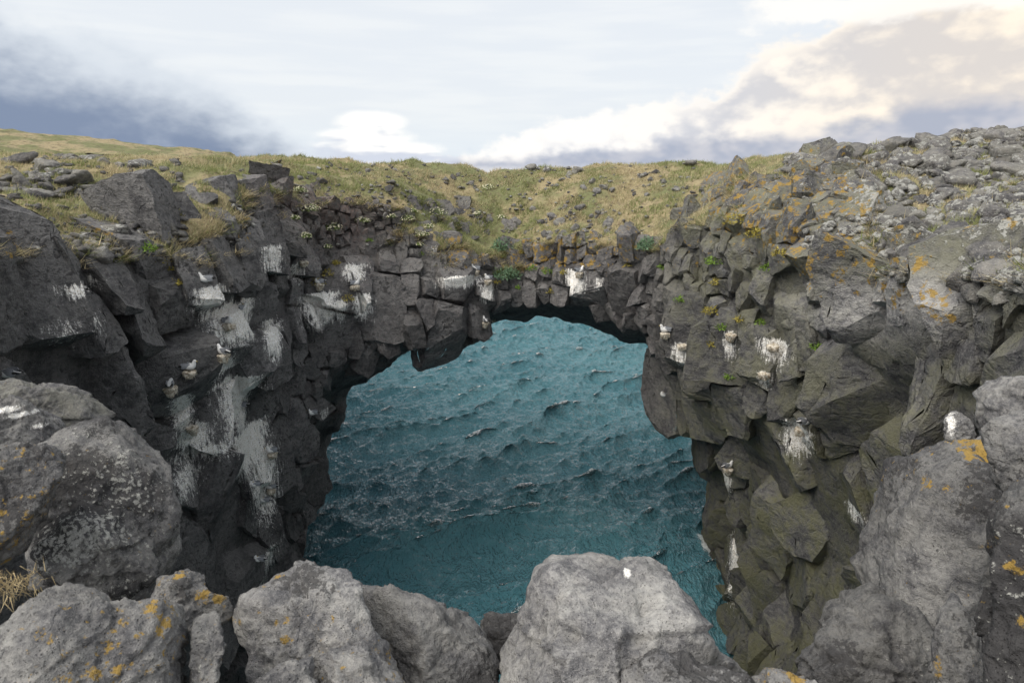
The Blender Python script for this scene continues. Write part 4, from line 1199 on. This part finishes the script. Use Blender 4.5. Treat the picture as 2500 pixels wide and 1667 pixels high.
# long dry grass hanging over the lips
edge = np.where(vis & (fG > 0.18) & (fG < 0.6) & (fN[:, 2] > 0.25) & (cr_ < 32) & (cen[:, 2] > 9))[0]
pick = r2.choice(edge, 520)
VV, FF, CC, off = [], [], [], 0
for f in pick:
    k_ = 26
    p = cen[f] + r2.normal(size=(k_, 3)) * np.array([.10, .10, .04])
    nn = np.tile(fN[f], (k_, 1))
    base = np.array([0.52, 0.44, 0.27]) if r2.random() < 0.72 else np.array([0.17, 0.20, 0.06])
    d = fN[f] * np.array([1.0, 1.0, 0.1]) + np.array([0, 0, 0.15])
    V, F, C = blades(p, nn * 0.2, 0.16 + 0.20 * r2.random(k_), 0.016 + 0.012 * r2.random(k_), base * (0.6 + 0.7 * r2.random((k_, 1))), r2, lean=0.45, wind=tuple(d * 0.9 - np.array([0, 0, 0.75])))
    VV.append(V); FF.append(F + off); CC.append(C); off += len(V)
obj('grass', mesh_np('grass_fringe', np.concatenate(VV), np.concatenate(FF), M_LEAF, False, {'col': np.concatenate(CC)}), kind='stuff', label='long dry grass hanging over the cliff lips', cat='grass')
# ------------------------------------------------------------------ scene ray casting (rocks included)
bpy.context.view_layer.update()
DG = bpy.context.evaluated_depsgraph_get()
def shit(px, py, skip_near=8.0):
    d = Vector(ray(px, py)); d.normalize()
    o = CAM + d * skip_near
    ok, loc, n, i, ob, m = scene.ray_cast(DG, o, d)
    if not ok or ob.name.startswith(('sea', 'grass')):
        q, n2 = hit(px, py)
        return (q, n2) if q is not None else (np.array(PT(px, py, 22)), np.array([0, -1.0, 0]))
    n = np.array(n)
    if n @ np.array(d) > 0: n = -n
    return np.array(loc), n

M_WHITE = plain('feather_white', (0.78, 0.78, 0.77), 0.7, (0.66, 0.66, 0.66), 60)
M_GREY = plain('feather_grey', (0.30, 0.315, 0.34), 0.7, (0.24, 0.25, 0.275), 60)
M_BLACK = plain('feather_black', (0.02, 0.02, 0.022), 0.6)
M_BEAK = plain('beak_yellow', (0.62, 0.47, 0.08), 0.45)
M_NEST = plain('nest_straw', (0.66, 0.62, 0.54), 0.95, (0.26, 0.21, 0.145), 18, bump=0.02)

def tube(name, spine, rad, mat, seg=14):
    """loft of elliptical rings: spine points (x, z) in the bird's mid plane, rad (half width, half height)"""
    S = np.array(spine, float); Rr = np.array(rad, float)
    # resample smoothly
    t = np.linspace(0, len(S) - 1, 4 * (len(S) - 1) + 1)
    def cat(A):
        o = []
        for x in t:
            i = min(int(x), len(A) - 2); u = x - i
            p0, p1, p2, p3 = A[max(i - 1, 0)], A[i], A[i + 1], A[min(i + 2, len(A) - 1)]
            o.append(0.5 * ((2 * p1) + (-p0 + p2) * u + (2 * p0 - 5 * p1 + 4 * p2 - p3) * u * u + (-p0 + 3 * p1 - 3 * p2 + p3) * u ** 3))
        return np.array(o)
    S = cat(S); Rr = np.maximum(cat(Rr), 0.001)
    T = np.gradient(S, axis=0); T /= np.linalg.norm(T, axis=1)[:, None]
    a = np.linspace(0, 2 * math.pi, seg, endpoint=False)
    V = []
    for (x, z), (tx, tz), (rw, rh) in zip(S, T, Rr):
        for q in a:
            V.append((x - tz * rh * math.sin(q), rw * math.cos(q), z + tx * rh * math.sin(q)))
    n = len(S)
    F = []
    for i in range(n - 1):
        for j in range(seg):
            k2 = (j + 1) % seg
            F.append((i * seg + j, i * seg + k2, (i + 1) * seg + k2, (i + 1) * seg + j))
    V = np.array(V); F = np.array(F)
    c0, c1 = len(V), len(V) + 1
    V = np.concatenate([V, [[S[0][0], 0, S[0][1]], [S[-1][0], 0, S[-1][1]]]])
    cap = [(c0, (j + 1) % seg, j, j) for j in range(seg)] + [(c1, (n - 1) * seg + j, (n - 1) * seg + (j + 1) % seg, (n - 1) * seg + (j + 1) % seg) for j in range(seg)]
    me = bpy.data.meshes.new(name)
    me.from_pydata(V.tolist(), [], [tuple(f) for f in F] + [c[:3] for c in cap])
    for p in me.polygons: p.use_smooth = True
    me.materials.append(mat)
    return me
def wing_mesh(side, tip=False):
    """folded wing lying along the flank"""
    n, m = 12, 7
    V, F = [], []
    x0, x1 = ((-0.255, -0.14) if tip else (-0.16, 0.085))
    for i in range(n + 1):
        u = i / n; x = x0 + (x1 - x0) * u
        U = (x + 0.255) / 0.34
        h = (0.012 + 0.058 * math.sin(min(1, U * 1.08) * math.pi) ** 0.8) if not tip else 0.006 + 0.024 * u
        zc = 0.098 + 0.035 * U - (0.0 if not tip else 0.0)
        for j in range(m + 1):
            b_ = (j / m - 0.5) * 2
            y = side * (0.030 + 0.052 * math.sin(max(0.05, min(1, U)) * math.pi) ** 0.7 * math.sqrt(max(0.0, 1 - (b_ * 0.75) ** 2)) + (0.004 if tip else 0))
            V.append((x, y, zc + h * b_))
    for i in range(n):
        for j in range(m):
            a = i * (m + 1) + j
            F.append((a, a + m + 1, a + m + 2, a + 1) if side > 0 else (a, a + 1, a + m + 2, a + m + 1))
    # give it thickness
    k_ = len(V)
    V2 = V + [(x, y - side * 0.012, z) for x, y, z in V]
    F2 = F + [tuple(reversed([i + k_ for i in f])) for f in F]
    rim = [j for j in range(m + 1)] + [i * (m + 1) + m for i in range(1, n + 1)] + [n * (m + 1) + j for j in range(m - 1, -1, -1)] + [i * (m + 1) for i in range(n - 1, 0, -1)]
    for i in range(len(rim)):
        a, b_ = rim[i], rim[(i + 1) % len(rim)]
        F2.append((a, a + k_, b_ + k_, b_) if side > 0 else (a, b_, b_ + k_, a + k_))
    me = bpy.data.meshes.new('wing_tip' if tip else 'wing')
    me.from_pydata(V2, [], F2)
    for p in me.polygons: p.use_smooth = True
    me.materials.append(M_BLACK if tip else M_GREY)
    return me
def eye_mesh():
    bm = bmesh.new(); bmesh.ops.create_icosphere(bm, subdivisions=2, radius=0.0052)
    me = bpy.data.meshes.new('eye'); bm.to_mesh(me); bm.free(); me.materials.append(M_BLACK)
    return me
SP1 = [(-0.235, 0.105), (-0.17, 0.10), (-0.09, 0.088), (0.0, 0.088), (0.07, 0.105), (0.105, 0.150), (0.120, 0.195), (0.142, 0.222), (0.172, 0.214)]
RD1 = [(0.020, 0.005), (0.034, 0.016), (0.058, 0.050), (0.075, 0.078), (0.068, 0.074), (0.048, 0.052), (0.038, 0.040), (0.034, 0.034), (0.012, 0.012)]
SP2 = [(-0.235, 0.12), (-0.17, 0.11), (-0.09, 0.092), (0.0, 0.090), (0.06, 0.105), (0.088, 0.138), (0.090, 0.170), (0.070, 0.196), (0.046, 0.190)]
RD2 = RD1[:4] + [(0.066, 0.070), (0.050, 0.052), (0.040, 0.040), (0.033, 0.033), (0.013, 0.013)]
KIND = {}
for kn, sp, rd in (('up', SP1, RD1), ('tucked', SP2, RD2)):
    hx, hz = sp[-1]; dx_, dz_ = (1, -0.18) if kn == 'up' else (-1, -0.1)
    beak = tube('beak', [(hx - 0.006 * dx_, hz), (hx + 0.018 * dx_, hz + 0.018 * dz_), (hx + 0.038 * dx_, hz + 0.055 * dz_)], [(0.009, 0.010), (0.007, 0.008), (0.001, 0.001)], M_BEAK, 8)
    KIND[kn] = dict(body=tube('body', sp, rd, M_WHITE), beak=beak, hx=hx - 0.022 * dx_, hz=hz + 0.010)
WG = {s: (wing_mesh(s), wing_mesh(s, True)) for s in (-1, 1)}
EYE = eye_mesh()
def seabird(pos, heading, kind, label, scale=1.05, pitch=0.0):
    o = obj('seabird', None, loc=pos, label=label, cat='bird', group='white and grey seabirds on the cliffs')
    o.rotation_euler = (0, pitch, heading); o.scale = (scale,) * 3
    K_ = KIND[kind]
    obj('body', K_['body'], o); obj('beak', K_['beak'], o)
    for s in (-1, 1):
        wgo = obj('wing', WG[s][0], o); obj('wing_tip', WG[s][1], wgo)
        obj('eye', EYE, o, loc=(K_['hx'], s * 0.0315, K_['hz']))
    return o
def nest_mesh(seed):
    r3 = np.random.default_rng(seed)
    V0, F0 = ICO[3]
    z = V0[:, 2]
    rad = np.where(z > 0, 1.0, 1.0 - 0.35 * np.clip(-z, 0, 1))
    P = V0 * rad[:, None] * np.where(z[:, None] < 0, np.array([0.17, 0.17, 0.30]), np.array([0.17, 0.17, 0.15]))
    P[:, 2] = np.where(P[:, 2] > 0.03, 0.03 + (P[:, 2] - 0.03) * 0.12, P[:, 2])
    P += V0 * (0.07 * fbm(P * 8 + seed, 3))[:, None]
    n0 = len(P)
    # straws
    k_ = 90
    a = r3.uniform(0, 6.28, k_); zz = r3.uniform(-0.12, 0.04, k_)
    b0 = np.stack([np.cos(a) * .15, np.sin(a) * .15, zz], 1)
    tp = b0 + np.stack([np.cos(a) * r3.uniform(.0, .07, k_), np.sin(a) * r3.uniform(.0, .07, k_), r3.uniform(-.16, .02, k_)], 1)
    t = np.stack([-np.sin(a), np.cos(a), 0 * a], 1) * 0.005
    S = np.stack([b0 - t, b0 + t, tp], 1).reshape(-1, 3)
    return mesh_np('nest', np.concatenate([P, S]), np.concatenate([F0, n0 + np.arange(3 * k_).reshape(-1, 3)]), M_NEST, False)
NESTS = [nest_mesh(i) for i in range(4)]
LEFT, RIGHT, AWAY, TOWARD = math.pi, 0.0, math.pi / 2, -math.pi / 2
# (x, y of the bird's feet in the photo, heading, kind, nest?, bird label, nest label)
BIRDS = [
 (503, 688, LEFT + .3, 'up', 0, 'largest looking white seabird with yellow bill on a guano-streaked ledge of the left cliff', None),
 (592, 757, AWAY - .5, 'tucked', 0, 'seabird with tucked head at the top of the white slab on the left cliff', None),
 (557, 792, LEFT + 2.6, 'tucked', 1, 'seabird with folded wings on the left end of the white slab', 'brown straw nest at the left end of the white slab'),
 (545, 866, RIGHT + 2.7, 'up', 1, 'seabird stretching its neck up under the white slab', 'nest with white runs below the white slab'),
 (463, 904, RIGHT, 'up', 1, 'seabird facing right on the square straw nest at the head of the white streak', 'square straw nest at the head of the long white streak'),
 (417, 946, AWAY + .3, 'up', 1, 'seabird seen from behind on the leftmost nest of the left cliff', 'leftmost straw nest of the left cliff'),
 (590, 994, LEFT + .2, 'tucked', 0, 'pale seabird lying on the broad white sheet of droppings', None),
 (764, 1012, LEFT + .4, 'up', 0, 'lone small seabird inside the dark left wall of the arch', None),
 (664, 1106, LEFT + .5, 'up', 1, 'seabird with raised tail at the right edge of the guano-covered buttress', 'streaked nest at the right edge of the buttress'),
 (622, 1188, LEFT + .5, 'tucked', 0, 'left seabird of the pair low on the left buttress', None),
 (662, 1194, LEFT + .4, 'up', 1, 'right seabird of the pair low on the left buttress', 'small pale nest below the pair on the left buttress'),
 (646, 1226, LEFT + .3, 'tucked', 0, 'seabird showing only its tail beneath the low pair', None),
 (632, 1370, LEFT + .2, 'tucked', 0, 'lowest seabird of the left cliff, just above the foreground boulder', None),
 (779, 694, LEFT + .35, 'tucked', 1, 'left of two seabirds beside the yellow plants under the arch top', 'white-washed nest under the left bird beside the yellow plants'),
 (867, 697, RIGHT + .2, 'up', 1, 'right of two seabirds beside the yellow plants, facing right', 'straw nest with hanging white runs under the right bird'),
 (1161, 661, LEFT + .4, 'up', 1, 'left seabird of the pair on the whitewashed block at the middle of the arch', 'nest on the corner of the whitewashed arch block'),
 (1192, 684, LEFT + .8, 'up', 1, 'right seabird of the pair on the whitewashed arch block', 'lower nest at the right corner of the whitewashed arch block'),
 (1184, 788, AWAY + .4, 'up', 1, 'left of two seabirds hanging above the water under the arch', 'hanging nest under the arch, left of two'),
 (1203, 778, LEFT + .5, 'tucked', 1, 'right of two seabirds hanging above the water under the arch', 'hanging nest under the arch, right of two'),
 (1414, 666, RIGHT + .25, 'up', 1, 'single seabird facing right on the arch right of its crown', 'white-streaked nest on the arch right of its crown'),
 (1624, 812, LEFT + .2, 'up', 1, 'seabird poking over the brown nest at the right end of the arch', 'brown nest at the right end of the arch'),
 (1777, 1143, RIGHT + .3, 'up', 1, 'seabird perched on the edge of the right cliff above the sea', 'nest with a white run on the edge of the right cliff'),
 (1621, 968, LEFT + .2, 'tucked', 0, 'seabird tucked in the notch below the right cliff corner', None),
 (18, 921, LEFT, 'up', 0, 'white seabird peeping over the slab at the left edge', None),
 (1966, 1036, RIGHT + .2, 'tucked', 0, 'grey seabird lying on the big white nest stain of the right cliff', None),
]
def place_nest(q, n, seed, label, sc=1.0):
    o = obj('nest', NESTS[seed % 4], loc=q, label=label, cat='nest', group='nests on the cliffs')
    o.rotation_euler = (0, 0, seed * 1.3); o.scale = (sc * .85, sc * .85, sc * .85)
    return o
for i, (a, b_, hd, kn, ns, lb, nl) in enumerate(BIRDS):
    q, n = shit(a, b_ + (10 if ns else 4), 9.5 if a < 30 else 8.0)
    nh = n * np.array([1, 1, 0]); nh /= max(np.linalg.norm(nh), .2)
    dd = np.linalg.norm(q - np.array([0, 0, CAMZ]))
    r_ = math.hypot(q[0], q[1]) - (0.14 if ns else 0.06)
    p = PT(a, b_, r_)
    if ns:
        place_nest(p - np.array([0, 0, 0.035]), n, i, nl)
    seabird(p - np.array([0, 0, 0.0 if ns else 0.02]), hd, kn, lb, 1.0)
for i, (a, b_, nl) in enumerate([(741, 632, 'empty brown nest above the yellow plants on the arch'), (1784, 812, 'narrow white-caked nest high on the right cliff'), (1888, 838, 'wide white-caked nest in the middle of the right cliff'), (1955, 1042, 'big white nest stain heap low on the right cliff'), (1866, 905, 'small torn nest under the wide nest of the right cliff'), (470, 1038, 'white straw heap halfway down the long white streak'), (1665, 836, 'white-topped nest remains near the right cliff corner')]):
    q, n = shit(a, b_ + 8)
    r_ = math.hypot(q[0], q[1]) - 0.12
    place_nest(PT(a, b_ + 8, r_), n, 40 + i, nl, 1.0)

# ------------------------------------------------------------------ plants
def cushion(seed, rad, nleaf, leafsz, col, flat=0.6, var=0.35, spiky=0.4):
    r3 = np.random.default_rng(seed)
    d = r3.normal(size=(nleaf, 3)); d[:, 2] = np.abs(d[:, 2]); d /= np.linalg.norm(d, axis=1)[:, None]
    rr_ = rad * (0.45 + 0.55 * r3.random(nleaf) ** 0.5) * (1 + 0.35 * gnoise(d * 2.2 + seed))
    p = d * rr_[:, None] * np.array([1, 1, flat])
    nn = d + r3.normal(size=(nleaf, 3)) * 0.5; nn /= np.linalg.norm(nn, axis=1)[:, None]
    t = np.cross(nn, r3.normal(size=(nleaf, 3))); t /= np.linalg.norm(t, axis=1)[:, None]
    b2 = np.cross(nn, t)
    L_ = leafsz * (0.7 + 0.6 * r3.random((nleaf, 1)))
    tip = d * spiky * L_ + t * L_
    V = np.stack([p - b2 * L_ * 0.3, p + tip * 0.5 - b2 * L_ * .05, p + tip, p + b2 * L_ * 0.3], 1).reshape(-1, 3)
    F = np.arange(4 * nleaf).reshape(-1, 4)
    C = np.repeat(np.array(col) * (1 + var * r3.normal(size=(nleaf, 1))), 4, 0)
    return V, F, np.clip(C, 0.01, 1)
def flowers(seed, rad, count, sz_, flat=0.6):
    r3 = np.random.default_rng(seed + 99)
    d = r3.normal(size=(count, 3)); d[:, 2] = np.abs(d[:, 2]) + 0.1; d /= np.linalg.norm(d, axis=1)[:, None]
    p = d * rad * r3.uniform(0.95, 1.15, (count, 1)) * np.array([1, 1, flat])
    VV, FF, CC, off = [], [], [], 0
    for i in range(count):
        n_ = d[i] + r3.normal(size=3) * 0.35; n_ /= np.linalg.norm(n_)
        t = np.cross(n_, [0.3, 0.5, 0.8]); t /= np.linalg.norm(t); b2 = np.cross(n_, t)
        s = sz_ * r3.uniform(.7, 1.25)
        ring = [p[i] + s * (math.cos(a) * t + math.sin(a) * b2) for a in np.arange(6) * math.pi / 3]
        VV += [p[i] + n_ * s * 0.35] + ring
        for k_ in range(6): FF.append((off, off + 1 + k_, off + 1 + (k_ + 1) % 6))
        CC += [(0.72, 0.60, 0.12)] + [(0.80, 0.80, 0.77)] * 6
        off += 7
    return np.array(VV), np.array(FF), np.array(CC)
FLOW = [(730, 462, .26, 'white flower tuft nearest the grassy top left of the arch'), (756, 505, .34, 'second white flower tuft in the steep row at the arch left end'), (805, 553, .38, 'largest white flower cushion on the brown scree of the arch'), (745, 570, .24, 'white flowers low at left of the brown scree'), (797, 597, .22, 'lowest white flower tuft of the left row'),
        (718, 525, .2, 'leftmost small white flower tuft by the dark buttress'), (887, 534, .26, 'white flower tuft right of the brown scree'), (953, 524, .24, 'white flower tuft on the rubble, left of the long row'), (995, 530, .28, 'white flower cushion under the long flower row'), (1068, 514, .42, 'long dense row of white flowers on the arch top'),
        (1030, 570, .27, 'straggling white flowers below the long row, upper'), (1048, 545, .22, 'thin white flowers between the long row and the rubble'), (1190, 452, .34, 'white flower cushion high beside the notch'), (1165, 514, .2, 'small white flower tuft left of the notch'), (1225, 522, .2, 'white flower tuft in the notch of the arch'), (1024, 590, .22, 'lowest straggling white flowers of the rubble'), (1010, 508, .2, 'white flower tuft at the left end of the long row')]
for i, (a, b_, rad, lb) in enumerate(FLOW):
    q, n = shit(a, b_ + 8)
    o = obj('flowering_plant', None, loc=q - n * 0.05, label=lb, cat='flowers', group='white flowers on the arch')
    V, F, C = cushion(500 + i, rad * .9, 170, 0.07, (0.17, 0.22, 0.075))
    obj('foliage', mesh_np('foliage', V, F, M_LEAF, False, {'col': C}), o)
    V, F, C = flowers(500 + i, rad, int(80 * rad / .3), 0.021)
    obj('flowers', mesh_np('flowers', V, F, M_LEAF, False, {'col': C}), o, kind='stuff')
BUSH = [(1225, 600, .42, 'grey-green bush in the notch of the arch, upper of two', .95), (1240, 668, .50, 'grey-green bush in the notch of the arch, lower of two', .8), (1580, 598, .36, 'round grey-green succulent bush on the arch right of its middle', .85)]
for i, (a, b_, rad, lb, fl) in enumerate(BUSH):
    q, n = shit(a, b_ + 8)
    o = obj('bush', None, loc=q - n * 0.05, label=lb, cat='bush', group='grey-green bushes on the arch')
    V, F, C = cushion(600 + i, rad, 520, 0.085, (0.15, 0.24, 0.145), flat=fl, var=.22, spiky=.8)
    obj('foliage', mesh_np('foliage', V, F, M_LEAF, False, {'col': C}), o)
    V, F, C = cushion(650 + i, rad * .55, 120, 0.10, (0.10, 0.12, 0.06), flat=fl)
    obj('stems', mesh_np('stems', V, F, M_LEAF, False, {'col': C}), o)
LEDGE = [(775, 690, .26, 'yellowing plant beside the left bird under the arch top'), (800, 668, .24, 'yellowing plant between the two birds under the arch top'), (820, 640, .15, 'small yellow sprig above the two birds'), (850, 728, .24, 'bright green-yellow plant hanging by the right bird nest'), (900, 585, .12, 'small bright green leaf tuft on the arch rubble'), (1030, 618, .13, 'tiny green tuft in the rubble left of the arch middle'),
         (1215, 687, .14, 'dull yellow sprig at the right of the arch block pair'), (1300, 655, .2, 'bright green tuft on the wide arch slab, left'), (1335, 662, .2, 'bright green tuft on the wide arch slab, right'), (1378, 664, .17, 'yellow-green tuft left of the single arch bird'), (1345, 710, .18, 'yellow-green tuft hanging under the arch slab'), (1265, 700, .12, 'tiny green sprig at the crown of the arch'),
         (1280, 615, .22, 'yellow sprawling plant right of the bushes'), (1535, 645, .16, 'yellow plant on the block right of the succulent bush'), (1620, 650, .18, 'green tuft at the right end of the arch'), (1655, 732, .16, 'light green tuft at the inner corner of the right cliff'), (1735, 760, .2, 'yellow vertical plant in a crack of the right cliff'), (1750, 690, .18, 'yellow-green plant in the upper crack of the right cliff'),
         (1740, 640, .24, 'sprawling green plant on the ledge of the right cliff'), (1880, 655, .26, 'bright green spreading plant on the right cliff face'), (1800, 545, .36, 'yellow plant carpet on the upper ledge of the right cliff'), (1850, 575, .28, 'yellow plant under the orange lichen of the right cliff'), (1905, 620, .2, 'yellow sprig beneath the overhanging block'), (1760, 800, .17, 'light green hanging sprig left of the white nests'),
         (1805, 780, .16, 'dull yellow sprig above the white nests'), (1855, 785, .14, 'small green tuft right of the white nests'), (1780, 920, .15, 'bright green tuft on the bare right cliff'), (1735, 838, .1, 'tiny yellow tuft by the narrow nest'), (1990, 845, .13, 'green tuft under the big pale block'), (395, 640, .18, 'yellow grassy tuft above the largest seabird ledge'), (360, 610, .2, 'straw-green tuft on the left cliff shoulder'), (440, 690, .09, 'tiny yellow leaves on the dark left cliff'), (420, 655, .16, 'ochre tuft at the left of the largest seabird')]
for i, (a, b_, rad, lb) in enumerate(LEDGE):
    q, n = shit(a, b_ + 4)
    col = [(0.26, 0.25, 0.06), (0.20, 0.26, 0.05), (0.33, 0.27, 0.07)][i % 3]
    if 'green' in lb and 'yellow' not in lb: col = (0.17, 0.27, 0.05)
    elif 'yellow' in lb or 'ochre' in lb: col = (0.33, 0.28, 0.07)
    o = obj('ledge_plant', None, loc=q - n * 0.03, label=lb, cat='plant', group='small plants on the cliff ledges')
    V, F, C = cushion(700 + i, rad, int(150 * (rad / .2)), 0.065, col, flat=.85, spiky=.7)
    obj('foliage', mesh_np('foliage', V, F, M_LEAF, False, {'col': C}), o)
